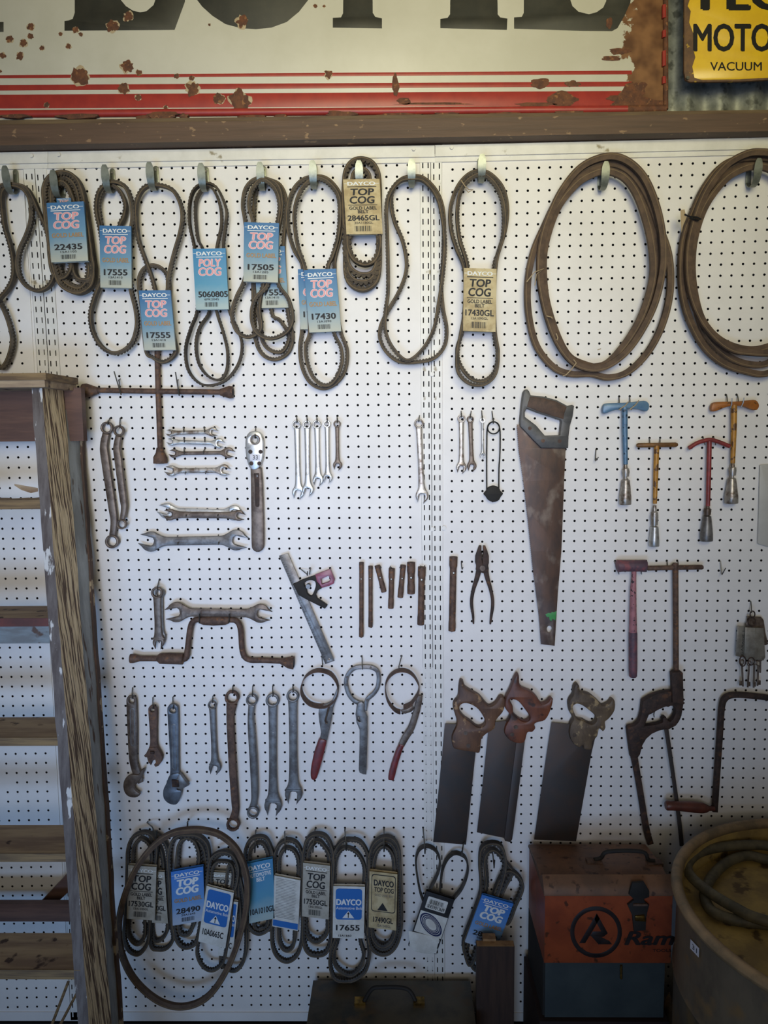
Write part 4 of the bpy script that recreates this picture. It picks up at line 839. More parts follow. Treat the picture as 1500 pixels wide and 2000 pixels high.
boxtube('thick tubular box spanner beside the central uprights, last of the seven', K, (600, 280), (590, 752), 58, (598, 380), 66)
boxtube('thick box spanner hanging alone right of the central uprights', K, (857, 197), (845, 802), 60, (857, 325), 68)
for x, y, t_ in ((262, 272, 'the short box spanner tilted to the left'), (345, 276, 'the middle-length box spanner'), (430, 276, 'the short box spanner tilted to the right'), (590, 272, 'the thick box spanner beside the uprights')): wire_hook(K, (x, y - 2), (x, y + 14), t_, 18, 3)
# pliers
r = thing('pliers', 'old dark combination pliers hanging upside down', 'pliers', U(941, 1110, 12))
K = 'I'
mb = MB(); mb.plate([pl(K, [(1064, 105), (1083, 105), (1083, 150), (1088, 190), (1090, 240), (1100, 275), (1142, 288), (1140, 315), (1105, 330), (1060, 318), (1038, 300), (1042, 270), (1033, 240), (1034, 190), (1050, 145)], 12)], 10, 9, 'rust_dark', .0015); mb.build('jaw', r)
mb = MB(); mb.plate([pl(K, [(1096, 105), (1114, 105), (1130, 145), (1143, 190), (1143, 245), (1136, 265), (1142, 290), (1100, 300), (1092, 250), (1090, 200), (1098, 160)], 13)], 12, 9, 'rust_dark', .0015); mb.build('jaw', r)
for pts in ([(1065, 300), (1048, 370), (1020, 460), (1005, 540), (1005, 600), (1015, 670), (1020, 742)], [(1118, 300), (1132, 370), (1158, 460), (1174, 540), (1174, 610), (1164, 680), (1156, 745)]):
    mb = MB(); mb.plate([pl(K, sstrip(K, pts, [42, 36, 28, 25, 24, 20, 12]), 12)], 10, 8, 'rust_dark', .0025); mb.build('handle', r)
c = U(*px(K, (1092, 290)), 20); MB().tube([(c.x, -.02, c.z), (c.x, -.0225, c.z)], .007, 'steel_brown', 14).build('pivot_rivet', r)
wire_hook(K, (1083, 162), (1090, 215), 'the pliers', 22, 6)
def vhook(K, a, b, c, where):
    q = px(K, b); e = px(K, c); h = U(*px(K, a), 0)
    mb = MB(); mb.tube([(h.x, .006, h.z), (h.x, -.004, h.z), tuple(U(*q, 12)), tuple(U(q[0] + .5, q[1] + 1, 20)), tuple(U(*e, 30))], .0013, 'wire', 8)
    tag(mb.build('wire_hook'), 'empty bent wire hook ' + where, 'hook', 'small wire pegboard hooks')
vhook('I', (920, 243), (926, 296), (934, 285), 'between the lone box spanner and the pliers')
vhook('G', (170, 545), (168, 628), (192, 605), 'right of the big handsaw blade')
vhook('J', (1097, 195), (1113, 305), (1145, 255), 'right of the long rusty T bar')

# ---- K group
K = 'K'
r = thing('self_grip_wrench', 'dull steel hook-jawed self-gripping wrench beside the stepladder', 'wrench', U(*px(K, (105, 180)), 14))
mb = MB(); mb.plate([pl(K, sstrip(K, [(104, 145), (104, 160), (106, 200), (112, 400), (116, 560), (122, 650), (150, 740), (175, 800)], [30, 62, 76, 74, 66, 58, 58, 40]), 14), pl(K, [(105 + 20 * math.cos(k * PI / 8), 182 + 20 * math.sin(k * PI / 8)) for k in range(16)], 14)], 13, 6, 'steel_brown', .002); mb.build('handle', r)
panel_mark(r, K, (108, 260), (114, 510), 38, 19, 'steel')
mb = MB(); mb.plate([pl(K, cr([(100, 738), (62, 765), (47, 812), (55, 862), (85, 897), (140, 906), (174, 882), (140, 855), (128, 825), (160, 790), (192, 740), (203, 692), (178, 705), (160, 735), (130, 735)], 3), 18)], 16, 9, 'steel_brown', .002); mb.build('hook_jaw', r)
r = thing('adjustable_wrench', 'small rusty brown adjustable wrench', 'wrench', U(*px(K, (265, 250)), 14))
mb = MB(); mb.plate([pl(K, sstrip(K, [(265, 218), (265, 232), (266, 260), (270, 400), (272, 500), (272, 550)], [20, 56, 68, 56, 54, 80]), 14), pl(K, [(263 + 16 * math.cos(k * PI / 8), 254 + 14 * math.sin(k * PI / 8)) for k in range(16)], 14)], 13, 6, 'rust', .002); mb.build('handle', r)
mb = MB(); mb.plate([pl(K, [(242, 530), (215, 582), (203, 592), (212, 602), (226, 604), (236, 640), (256, 662), (264, 630), (288, 622), (292, 642), (278, 660), (290, 676), (312, 668), (336, 636), (341, 600), (322, 560), (300, 526)], 14)], 12, 10, 'rust', .0015); hd = mb.build('head', r)
mb = MB(); mb.tube([U3(K, (244, 575), 24), U3(K, (274, 575), 24)], .0038, 'rust_dark', 10); mb.build('adjusting_screw', hd)
r = thing('adjustable_wrench', 'large grey steel adjustable wrench, jaw to the right', 'wrench', U(*px(K, (415, 250)), 14))
mb = MB(); mb.plate([pl(K, sstrip(K, [(415, 208), (415, 224), (417, 255), (424, 450), (430, 640), (432, 740), (430, 790)], [30, 66, 82, 74, 66, 74, 120]), 14), pl(K, [(415 + 22 * math.cos(k * PI / 8), 257 + 18 * math.sin(k * PI / 8)) for k in range(16)], 14)], 13, 7, 'steel_blue', .002); mb.build('handle', r)
panel_mark(r, K, (420, 380), (428, 690), 38, 20, 'steel')
mb = MB(); mb.plate([pl(K, cr([(395, 740), (370, 800), (348, 850), (352, 910), (390, 948), (440, 957), (466, 930), (482, 880), (480, 850), (450, 842), (470, 780), (470, 728), (440, 720)], 3), 14)], 12, 11, 'steel_blue', .002); hd = mb.build('head', r)
mb = MB(); mb.plate([pl(K, [(440, 780), (470, 725), (500, 765), (540, 815), (500, 835), (485, 850), (450, 838), (440, 820)], 18)], 14, 11, 'steel', .0015); mb.build('sliding_jaw', r)
mb = MB()
for k in range(4): mb.tube([U3(K, (412 + k * 12, 780 + k * 1), 25), U3(K, (418 + k * 12, 832), 25)], .003, 'rust_dark', 8)
mb.build('adjusting_screw', hd)
for x, y, ex, ey, t_ in ((114, 86, 108, 165, 'the self-gripping wrench'), (267, 157, 265, 242, 'the small adjustable wrench'), (417, 155, 416, 243, 'the large adjustable wrench')): wire_hook(K, (x, y), (ex, ey), t_)
comb('small combination spanner between the large adjustable wrench and the long brown ring spanner', K, (712, 215), 33, (732, 686), 46, 44, 'steel', hook=(716, 150), what='the small combination spanner of the lower row')
dring('longest spanner of the lower row, dark brown double ring spanner', K, (862, 158), 54, (870, 1106), 50, [(860, 205), (850, 290), (852, 400), (868, 700), (884, 930), (888, 1000), (875, 1062)], [80, 58, 56, 56, 54, 52, 62], 'rust', hook=(866, 73), what='the dark brown double ring spanner')
dring('grey offset double ring spanner right of the dark brown one', K, (1011, 175), 44, (1020, 1015), 46, [(1010, 212), (1003, 300), (1008, 400), (1022, 620), (1032, 860), (1028, 930), (1020, 972)], [50, 46, 54, 56, 52, 48, 54], 'steel', hook=(1016, 70), what='the grey offset ring spanner')
comb('big grey combination spanner with brown ends, second from the right in the lower row', K, (1165, 180), 52, (1168, 972), 66, 60, 'steel', hook=(1165, 70), what='the big grey combination spanner with brown ends', mouth=.12)
comb('big grey combination spanner touching the strap wrench ring, last of the lower row', K, (1316, 148), 48, (1322, 884), 66, 62, 'steel', hook=(1316, 68), what='the last big combination spanner of the lower row', mouth=.12)
# ---- oil filter wrenches
K = 'L'
def strap(par, K, pts, d, w, t, m, closed=True):
    p3 = [tuple(U(*px(K, q), d)) for q in pts]; P_ = resample(cr(p3, 8, closed), .004, closed); vs = []; fs = []; n = len(P_)
    for k in range(n):
        a = P_[k - 1] if (k or closed) else P_[k]; b = P_[(k + 1) % n] if (k < n - 1 or closed) else P_[k]; tx = b.x - a.x; tz = b.z - a.z; l = math.hypot(tx, tz) or 1; nx_, nz_ = -tz / l * t / 2000, tx / l * t / 2000
        for sn, yy in ((-1, 0), (1, 0), (1, -w / 1000), (-1, -w / 1000)): vs.append((P_[k].x + nx_ * sn, P_[k].y + yy, P_[k].z + nz_ * sn))
    for k in range(n if closed else n - 1):
        k2 = (k + 1) % n
        for j in range(4): fs.append((4 * k + j, 4 * k + (j + 1) % 4, 4 * k2 + (j + 1) % 4, 4 * k2 + j))
    mb = MB(); mb.add(vs, fs, m); mb.build('strap', par)
r = thing('filter_wrench', 'oil filter strap wrench with a full round band and dark red grip', 'filter wrench', U(625, 1340, 20), 'oil filter wrenches')
strap(r, K, [(325, 175), (430, 205), (495, 290), (505, 380), (470, 465), (400, 515), (325, 522), (235, 498), (170, 430), (150, 340), (180, 250), (245, 195)], 8, 34, 1.6, 'rust')
mb = MB(); mb.plate([pl(K, [(318, 540), (340, 545), (400, 520), (440, 505), (500, 350), (512, 350), (500, 450), (455, 560), (430, 720), (395, 880), (325, 860), (335, 800), (318, 700), (310, 620)], 22)], 16, 8, 'steel', .002)
mb.tube([U3(K, p, 32) for p in ((395, 540), (410, 560), (375, 690), (385, 715), (398, 715))], .0022, 'steel_brown', 8); mb.build('handle', r)
mb = MB(); mb.plate([pl(K, cr([(322, 862), (388, 876), (376, 960), (345, 1080), (310, 1200), (290, 1250), (262, 1260), (238, 1240), (236, 1160), (262, 1020), (290, 930)], 3), 20)], 12, 15, 'grip_red', .004); mb.build('grip', r)
r = thing('filter_wrench', 'grey steel filter wrench with a jointed flat ring, middle of the three', 'filter wrench', U(706, 1350, 14), 'oil filter wrenches')
mb = MB(); mb.plate([pl(K, sstrip(K, [(715, 520), (650, 485), (600, 415), (578, 310), (602, 232), (660, 176), (740, 162), (830, 168), (888, 208), (898, 290), (884, 370), (842, 430), (784, 486), (765, 590)], [40] * 14), 16)], 14, 5, 'steel', .001); rg = mb.build('ring', r)
mb = MB(); mb.plate([pl(K, [(700, 505), (735, 500), (760, 520), (762, 590), (790, 650), (788, 720), (790, 800), (778, 1208), (745, 1205), (712, 1190), (704, 1160), (712, 900), (712, 770), (682, 700), (672, 620), (682, 545)], 18), pl(K, cr([(712, 640), (698, 652), (694, 672), (704, 688), (722, 694), (708, 672)], 2), 18)], 14, 9, 'steel', .002); mb.build('handle', r)
for p in ((590, 262), (820, 168), (885, 205), (785, 488), (715, 518), (585, 338)):
    c = U(*px(K, p), 19); MB().tube([(c.x, -.0185, c.z), (c.x, -.0205, c.z)], .003, 'steel_brown', 10).build('rivet', rg)
r = thing('filter_wrench', 'brown leather-look strap wrench with bright red grip beside the uprights', 'filter wrench', U(790, 1345, 20), 'oil filter wrenches')
strap(r, K, [(1110, 580), (1060, 560), (1005, 500), (972, 420), (965, 320), (1000, 240), (1060, 190), (1130, 175), (1200, 195), (1255, 250), (1290, 330), (1280, 400), (1250, 450), (1210, 500), (1140, 532)], 8, 32, 1.8, 'rust', False)
mb = MB(); mb.plate([pl(K, [(1112, 585), (1170, 575), (1230, 540), (1245, 570), (1220, 600), (1160, 620), (1125, 615)], 22)], 18, 5, 'steel_brown', .001); mb.build('link', r)
mb = MB(); mb.plate([pl(K, sstrip(K, [(1300, 440), (1290, 500), (1262, 620), (1215, 760), (1160, 850), (1118, 930)], [50, 60, 62, 64, 66, 60]), 20)], 16, 8, 'steel_brown', .002); mb.build('handle', r)
mb = MB(); mb.plate([pl(K, sstrip(K, [(1125, 915), (1090, 1000), (1060, 1090), (1035, 1180), (1022, 1240), (1018, 1264)], [50, 60, 62, 66, 62, 50]), 20)], 13, 13, 'grip_red', .004); mb.build('grip', r)
wire_hook(K, (345, 55), (350, 140), 'the round-banded strap wrench', 30, 4); wire_hook(K, (736, 50), (738, 150), 'the jointed ring filter wrench', 26, -12); wire_hook(K, (1122, 48), (1095, 160), 'the brown strap wrench', 30, 4)

# ------------------------------------------------------------------ saws
K = 'F'
r = thing('handsaw', 'large rusty handsaw with grey plastic handle, hanging point down', 'saw', U(*px(K, (1000, 400)), 14))
bl = [(845, 320), (985, 482), (1160, 484), (1150, 700), (1130, 1200), (1105, 1500), (1083, 1862), (990, 1850)]
edge = [(990, 1850), (975, 1650), (930, 1300), (900, 1000), (865, 700), (835, 500), (822, 318)]; te = resample([(a, b, 0) for a, b in edge], 7.0, False)
zz = [(p.x + (0 if k % 2 else -5), p.y) for k, p in enumerate(te)]
mb = MB(); mb.plate([pl(K, bl[:-1] + zz, 16), pl(K, [(1046 + 18 * math.cos(k * PI / 8), 1745 + 24 * math.sin(k * PI / 8)) for k in range(16)], 16)], 15, 1.6, 'blade', .0002)
mb.plate([pl(K, [(1018, 1642), (1040, 1632), (1060, 1634), (1062, 1624), (1078, 1628), (1097, 1618), (1092, 1655), (1088, 1684), (1068, 1672), (1060, 1690), (1048, 1680), (1044, 1660), (1030, 1662)], 16)], 16.5, .3, 'green', .0001); mb.build('blade', r)
ho = [(872, 76), (888, 74), (900, 86), (912, 115), (1000, 124), (1090, 148), (1168, 190), (1200, 181), (1213, 190), (1204, 260), (1184, 330), (1175, 400), (1172, 482), (985, 482), (930, 428), (838, 330), (838, 290), (848, 180), (860, 96)]
mb = MB(); mb.plate([pl(K, ho, 16), pl(K, [(870, 235), (884, 206), (960, 236), (1060, 268), (1120, 288), (1124, 300), (1115, 392), (1010, 396), (950, 325), (872, 266)], 16)], 7, 20, 'saw_plastic', .003); hd = mb.build('handle', r)
mb = MB(); mb.plate([pl(K, [(906, 120), (1000, 130), (1088, 154), (1166, 196), (1150, 240), (1142, 284), (1060, 262), (960, 230), (884, 196), (896, 150)], 20)], 5, 25, 'saw_grip', .006); tag(mb.build('grip_insert', hd), 'brown textured grip insert')
for p in ((910, 345), (1002, 432), (1118, 434)):
    c = U(*px(K, p), 27); MB().tube([(c.x, -.027, c.z), (c.x, -.0282, c.z)], .0045, 'rust', 14).build('screw', hd)
K = 'M'
def backsaw(label, blade, outer, hole, m, screws, spine=None, d=14):
    r = thing('backsaw', label, 'saw', U(*px(K, outer[0]), d), 'three dark saws with wooden handles'); mb = MB(); mb.plate([pl(K, blade, d + 3)], d + 2, 1.8, 'blade_dark', .0003); mb.build('blade', r)
    if spine: mb = MB(); mb.plate([pl(K, spine, d + 3)], d, 8, 'blade_dark', .003); mb.build('spine', r)
    mb = MB(); mb.plate([pl(K, cr(outer, 3), d + 4), pl(K, cr(hole, 3), d + 4)], d - 6, 22, m, .005); hd = mb.build('handle', r)
    for p in screws:
        c = U(*px(K, p), d + 16); MB().tube([(c.x, -(d + 15.5) / 1000, c.z), (c.x, -(d + 17.2) / 1000, c.z)], .0052, 'steel_brown', 14).build('screw', hd)
backsaw('leftmost of the three wooden-handled saws, plain dark blade', [(150, 475), (260, 478), (420, 560), (408, 640), (380, 690), (308, 1383), (62, 1362), (100, 1000), (125, 740)],
        [(262, 145), (285, 150), (300, 190), (350, 225), (410, 260), (460, 320), (490, 335), (530, 310), (558, 268), (590, 268), (600, 310), (580, 380), (530, 440), (520, 500), (460, 540), (420, 585), (408, 680), (350, 675), (250, 660), (210, 640), (200, 560), (238, 470), (225, 400), (210, 350), (215, 310), (245, 270), (252, 200)],
        [(258, 335), (295, 312), (350, 325), (400, 360), (440, 420), (450, 460), (430, 487), (390, 490), (340, 450), (290, 415), (262, 375)], 'handle_wood', ((305, 545), (325, 640)))
backsaw('middle wooden-handled saw with a thick steel spine and reddish handle', [(482, 470), (600, 452), (700, 500), (755, 560), (655, 1345), (592, 1332), (390, 1290), (430, 960)],
        [(690, 93), (703, 108), (705, 160), (730, 200), (790, 225), (840, 270), (872, 318), (915, 305), (935, 280), (956, 286), (940, 360), (900, 436), (840, 455), (818, 470), (825, 500), (800, 528), (765, 532), (745, 600), (700, 612), (640, 592), (595, 540), (602, 480), (636, 408), (598, 345), (604, 272), (635, 210), (665, 130)],
        [(634, 292), (660, 284), (700, 300), (742, 350), (782, 410), (776, 440), (740, 450), (690, 420), (662, 384), (656, 335)], 'handle_red_wood', ((682, 500), (655, 556)), [(683, 612), (700, 612), (755, 550), (700, 1000), (655, 1340), (640, 1360), (600, 1352), (592, 1328)], d=22)
backsaw('rightmost wooden-handled saw with the broadest blade and weathered handle, above the orange toolbox', [(950, 465), (1090, 478), (1250, 520), (1288, 540), (1250, 700), (1190, 1040), (1135, 1358), (820, 1345), (880, 930)],
        [(1135, 168), (1152, 182), (1165, 225), (1230, 245), (1290, 290), (1332, 330), (1378, 312), (1398, 284), (1420, 300), (1416, 370), (1372, 430), (1345, 452), (1350, 495), (1330, 522), (1302, 502), (1288, 560), (1250, 600), (1245, 655), (1190, 655), (1180, 625), (1150, 642), (1100, 602), (1078, 540), (1088, 470), (1108, 430), (1083, 380), (1073, 320), (1085, 282), (1108, 250), (1112, 198)],
        [(1104, 342), (1130, 318), (1170, 325), (1222, 360), (1276, 410), (1276, 450), (1242, 468), (1182, 440), (1142, 430), (1118, 390)], 'handle_grey_wood', ((1125, 560),))
# ------------------------------------------------------------------ T-handle socket wrenches
K = 'G'
def tubev(par, K, pts, rs, m, d, nm, n=16, flat=1.0):
    s_ = sc(K, d); mb = MB(); mb.tube([U3(K, p, d) for p in pts], [q * s_ for q in rs], m, n, flat=flat); return mb.build(nm, par)
def twrench(label, bar, shaft, rsh, mshaft, joint, socket, mj, ms, d=20):
    r = thing('t_handle_wrench', label, 'socket wrench', U(*px(K, shaft[0]), d), 'T-handle spark plug wrenches')
    bar(r); tubev(r, K, shaft, rsh, mshaft, d, 'shaft'); j = joint
    uj = tubev(r, K, [j[0], (j[0][0], j[0][1] + (j[1][1] - j[0][1]) * .3), (j[0][0], j[0][1] + (j[1][1] - j[0][1]) * .35), (j[1][0], j[0][1] + (j[1][1] - j[0][1]) * .6), j[1]], [13, 16, 26, 29, 24], mj, d, 'universal_joint', 12)
    tubev(uj, K, [(j[1][0], j[1][1] - 5), (socket[0][0], socket[0][1] + 10)], [12, 12], mj, d, 'joint_pin', 10)
    a, b, r1, r2 = socket; L_ = b[1] - a[1]
    tubev(r, K, [a, (a[0], a[1] + 6), (a[0] + (b[0] - a[0]) * .35, a[1] + L_ * .4), (b[0], a[1] + L_ * .72), (b[0], b[1] - 4), b, (b[0], b[1] - 2)], [r1 * .7, r1, r1 + (r2 - r1) * .5, r2, r2, r2 * .95, r2 * .7], ms, d, 'socket', 20)
    return r
def paddle(outl, m):
    def f(r):
        mb = MB(); mb.plate([pl(K, cr(outl, 3), 20)], 14, 12, m, .0035); mb.build('handle_bar', r)
    return f
twrench('blue T-handle socket wrench with flared paddle grip', paddle([(224, 218), (240, 192), (300, 186), (420, 182), (500, 172), (555, 171), (580, 198), (574, 240), (545, 250), (500, 236), (420, 230), (360, 234), (300, 246), (240, 268), (221, 250)], 'blue_paint'),
        [(395, 215), (396, 400), (402, 660)], [22, 21, 17], 'blue_paint', ((402, 660), (404, 752)), ((402, 775), (399, 968), 32, 46), 'chrome_dirty', 'chrome_dirty')
twrench('orange T-handle socket wrench with flared paddle grip at far right', paddle([(1060, 210), (1080, 182), (1150, 176), (1260, 174), (1340, 165), (1400, 164), (1426, 200), (1414, 236), (1380, 240), (1310, 214), (1260, 208), (1180, 216), (1110, 244), (1070, 251), (1057, 236)], 'orange_paint'),
        [(1238, 200), (1236, 400), (1228, 650)], [23, 21, 17], 'yellow_shaft', ((1228, 650), (1226, 745)), ((1222, 762), (1217, 960), 30, 50), 'chrome_dirty', 'chrome_dirty')
twrench('yellow T-handle socket wrench with straight brown crossbar and chrome socket', lambda r: tubev(r, K, [(486, 513), (500, 512), (640, 510), (790, 508), (804, 507)], [10, 18, 18, 18, 10], 'tan_bar', 20, 'handle_bar'),
        [(642, 515), (634, 750), (628, 962)], [20, 19, 15], 'yellow_shaft', ((626, 975), (625, 1128)), ((625, 1136), (622, 1290), 30, 39), 'chrome_dirty', 'chrome')
twrench('red T-handle socket wrench with curved crossbar and dull grey socket', lambda r: tubev(r, K, cr([(886, 535), (900, 527), (950, 496), (1010, 476), (1060, 470), (1120, 486), (1190, 514), (1206, 520)], 3, False), [9] + [16] * 20 + [9], 'red_paint', 20, 'handle_bar'),
        [(1048, 480), (1044, 700), (1037, 980)], [18, 18, 16], 'red_paint', ((1035, 975), (1032, 1050)), ((1031, 1054), (1026, 1250), 30, 47), 'steel_brown', 'steel')
for a, b, t_ in (((347, 140), (353, 186), 'the blue T-handle wrench, left of its two'), ((430, 140), (436, 182), 'the blue T-handle wrench, right of its two'), ((1175, 123), (1187, 170), 'the orange T-handle wrench, left of its two'), ((1258, 123), (1272, 170), 'the orange T-handle wrench, right of its two'),
             ((582, 460), (588, 495), 'the yellow T-handle wrench, left of its two'), ((663, 458), (667, 494), 'the yellow T-handle wrench, right of its two'), ((996, 452), (1012, 490), 'the red T-handle wrench, left of its two'), ((1078, 452), (1094, 490), 'the red T-handle wrench, right of its two')): wire_hook(K, a, b, t_, 16, -8)
for a, b, cc, m_, t_ in (((352, 237), (400, 205), (424, 176), 'twine', 'left twine tie around the blue handle grip'), ((436, 234), (480, 200), (505, 164), 'twine', 'right twine tie around the blue handle grip'), ((1210, 222), (1220, 195), (1222, 150), 'chrome', 'left bright wire end curling over the orange handle grip'), ((1294, 212), (1308, 185), (1316, 144), 'chrome', 'right bright wire end curling over the orange handle grip')):
    mb = MB(); mb.tube([U3(K, (a[0] + 14, a[1] + 4), 18), U3(K, a, 27), U3(K, b, 30), U3(K, cc, 33)], .0013, m_, 8); tag(mb.build('wire_hook' if m_ == 'chrome' else 'twine_tie'), t_, 'hook' if m_ == 'chrome' else 'string')
# mallet and T bar
K = 'J'
r = thing('rubber_mallet', 'pink faded mallet with dark grip hanging by its head', 'mallet', U(*px(K, (370, 240)), 26))
tubev(r, K, [(234, 238), (242, 237), (290, 236), (420, 236), (470, 237), (479, 238)], [46, 53, 50, 50, 53, 46], 'pink_dark', 26, 'head', 20)
tubev(r, K, [(378, 280), (377, 340), (372, 420), (370, 600), (370, 792)], [20, 20, 25, 29, 33], 'pink', 26, 'shaft')
tubev(r, K, [(370, 790), (370, 800), (370, 1100), (370, 1158), (370, 1168)], [34, 36, 36, 34, 26], 'pink_dark', 26, 'grip')
wire_hook(K, (210, 196), (250, 290), 'the mallet head, left of its two', 14, -6); wire_hook(K, (478, 196), (440, 290), 'the mallet head, right of its two', 14, -6)
r = thing('t_bar_key', 'long rusty T bar between the mallet and the key cluster, foot behind the hacksaw', 'T bar', U(*px(K, (725, 250)), 22))
tubev(r, K, [(486, 256), (494, 256), (720, 251), (945, 248), (957, 247)], [14, 21, 21, 21, 14], 'rust', 22, 'handle_bar')
tubev(r, K, [(722, 212), (722, 225), (725, 260), (728, 700), (729, 1060), (732, 1120)], [18, 27, 24, 23, 24, 21], 'rust', 22, 'shaft')
wire_hook(K, (652, 196), (658, 240), 'the long T bar, left of its two', 16, -4); wire_hook(K, (742, 196), (748, 240), 'the long T bar, right of its two', 16, -4)
# hacksaw
K = 'N'
r = thing('hacksaw', 'dark hacksaw with closed pistol handle, hanging handle up', 'saw', U(*px(K, (520, 500)), 24))
mb = MB(); mb.plate([pl(K, [(345, 366), (400, 330), (450, 305), (520, 284), (580, 276), (620, 275), (612, 110), (636, 92), (700, 95), (715, 108), (722, 380), (712, 440), (702, 500), (680, 550), (650, 590), (590, 622), (540, 626), (490, 638), (430, 665), (380, 710), (345, 770), (325, 850), (300, 885), (240, 880), (222, 760), (205, 620), (215, 600), (270, 588), (310, 555), (332, 480)], 26),
                      pl(K, [(480, 450), (520, 432), (560, 415), (580, 420), (600, 410), (630, 410), (645, 440), (642, 480), (625, 520), (600, 550), (582, 545), (560, 512), (540, 510), (525, 528), (530, 556), (490, 570), (440, 580), (362, 592), (384, 540), (404, 492), (440, 475)], 26)], 16, 18, 'rust_dark', .004); mb.build('handle', r)
mb = MB(); mb.plate([pl(K, sstrip(K, [(272, 870), (300, 1020), (340, 1260), (370, 1450), (395, 1580), (425, 1680)], [62, 56, 54, 56, 58, 56]), 24)], 20, 8, 'rust_dark', .002); mb.build('frame_bar', r)
mb = MB(); mb.plate([pl(K, sstrip(K, [(565, 600), (590, 760), (625, 1000), (660, 1250), (692, 1500), (712, 1700)], [40, 38, 36, 36, 38, 38]), 26)], 24, 2.2, 'blade_dark', .0004); mb.build('blade', r)
mb = MB(); mb.plate([pl(K, [(614, 105), (700, 98), (716, 112), (720, 260), (722, 376), (735, 384), (718, 400), (618, 380)], 36)], 34, 8, 'rust_dark', .003); mb.build('frame_socket', r)
wire_hook(K, (460, 438), (455, 490), 'the hacksaw handle', 20, -10)
r = thing('cranked_bar', 'angled iron bar with turned reddish wooden handle, right of the hacksaw', 'hand tool', U(*px(K, (1080, 700)), 24))
mb = MB(); mb.plate([pl(K, sstrip(K, [(1640, 365), (1500, 342), (1350, 324), (1190, 316), (1110, 345), (1078, 430), (1062, 650), (1034, 1050), (1012, 1384)], [48] * 9), 24)], 18, 12, 'rust_dark', .003); mb.build('bar', r)
tubev(r, K, [(562, 1328), (575, 1328), (620, 1330), (700, 1334), (820, 1342), (900, 1350), (935, 1354), (960, 1354), (1010, 1357)], [36, 46, 44, 46, 52, 50, 40, 24, 20], 'red_wood', 40, 'wooden_handle')
wire_hook(K, (1205, 275), (1215, 310), 'the cranked iron bar', 16, -8)
# key cluster
K = 'J'
r = thing('key_bunch', 'bunch of old keys with metal tags hanging at the right edge', 'keys', U(*px(K, (1370, 640)), 20))
mb = MB(); mb.tube([U3(K, (1370 + 20 * math.cos(k * PI / 8), 642 + 27 * math.sin(k * PI / 8)), 26) for k in range(16)], .0016, 'rust_dark', 8, True); mb.tube([U3(K, (1366 + 32 * math.cos(k * PI / 8), 705 + 36 * math.sin(k * PI / 8)), 26) for k in range(16)], .0012, 'rust_dark', 8, True)
mb.tube([U3(K, (1288 + 26 * math.cos(k * PI / 8), 1035 + 42 * math.sin(k * PI / 8)), 28) for k in range(16)], .0016, 'rust_dark', 8, True); mb.tube([U3(K, (1360 + 26 * math.cos(k * PI / 8), 1035 + 32 * math.sin(k * PI / 8)), 26) for k in range(16)], .0014, 'rust_dark', 8, True); mb.build('split_ring', r)
for pts, d_, m_ in (([(1320, 655), (1440, 662), (1462, 690), (1478, 800), (1500, 890), (1478, 900), (1350, 880)], 10, 'steel_brown'), ([(1243, 737), (1310, 745), (1295, 1002), (1228, 990)], 20, 'keytag'), ([(1312, 720), (1350, 670), (1385, 745), (1320, 752)], 22, 'steel_brown'), ([(1308, 750), (1460, 756), (1476, 1000), (1460, 1028), (1298, 1012)], 24, 'keytag')):
    mb = MB(); mb.plate([pl(K, pts, d_)], d_, 1.5, m_, .0004)
    if d_ == 24: mb.plate([pl(K, [(1382, 756), (1388, 756), (1386, 1018), (1380, 1018)], d_)], 25.2, .8, 'keytag', .0002)
    if d_ == 20:
        v, f = text2d('GARAGE 1', .0); A = U3(K, (1290, 985), 22); B = U3(K, (1304, 780), 22); Cc = U3(K, (1262, 985), 22); A, B, Cc = Vector(A), Vector(B), Vector(Cc); mb.add([A + (B - A) * p[0] + (Cc - A) * p[1] * .6 for p in v], f, 'ink')
    mb.build('metal_tag', r)
for x, y0, x2, y1, bit in ((1282, 1050, 1290, 1245, -30), (1342, 1060, 1330, 1252, 22), (1385, 1050, 1380, 1255, 18), (1418, 1060, 1412, 1240, 26), (1436, 1020, 1434, 1130, 8)):
    mb = MB(); mb.tube([U3(K, (x + 16 * math.cos(k * PI / 6), y0 - 8 + 20 * math.sin(k * PI / 6)), 24) for k in range(12)], .0016, 'steel_brown', 8, True)
    mb.tube([U3(K, (x, y0 + 8), 24), U3(K, (x2, y1), 24)], .0022, 'steel_brown', 10); q = [(x2, y1 - 45), (x2 + bit, y1 - 45), (x2 + bit, y1 - 8), (x2, y1 - 8)]; mb.plate([pl(K, q, 24)], 23, 2, 'steel_brown', .0003); mb.build('key', r)
wire_hook(K, (1350, 530), (1362, 618), 'the bunch of keys', 26, 2)
mb = MB(); mb.plate([pl('G', [(1446, 662), (1560, 654), (1600, 654), (1600, 1300), (1500, 1295), (1432, 1275), (1422, 1268), (1432, 1000), (1440, 668)], 8)], 3, 5, 'pane', .002); tag(mb.build('blank_sheet'), 'pale grey rounded sheet cut off by the right edge beside the T-handle wrenches', 'sheet')

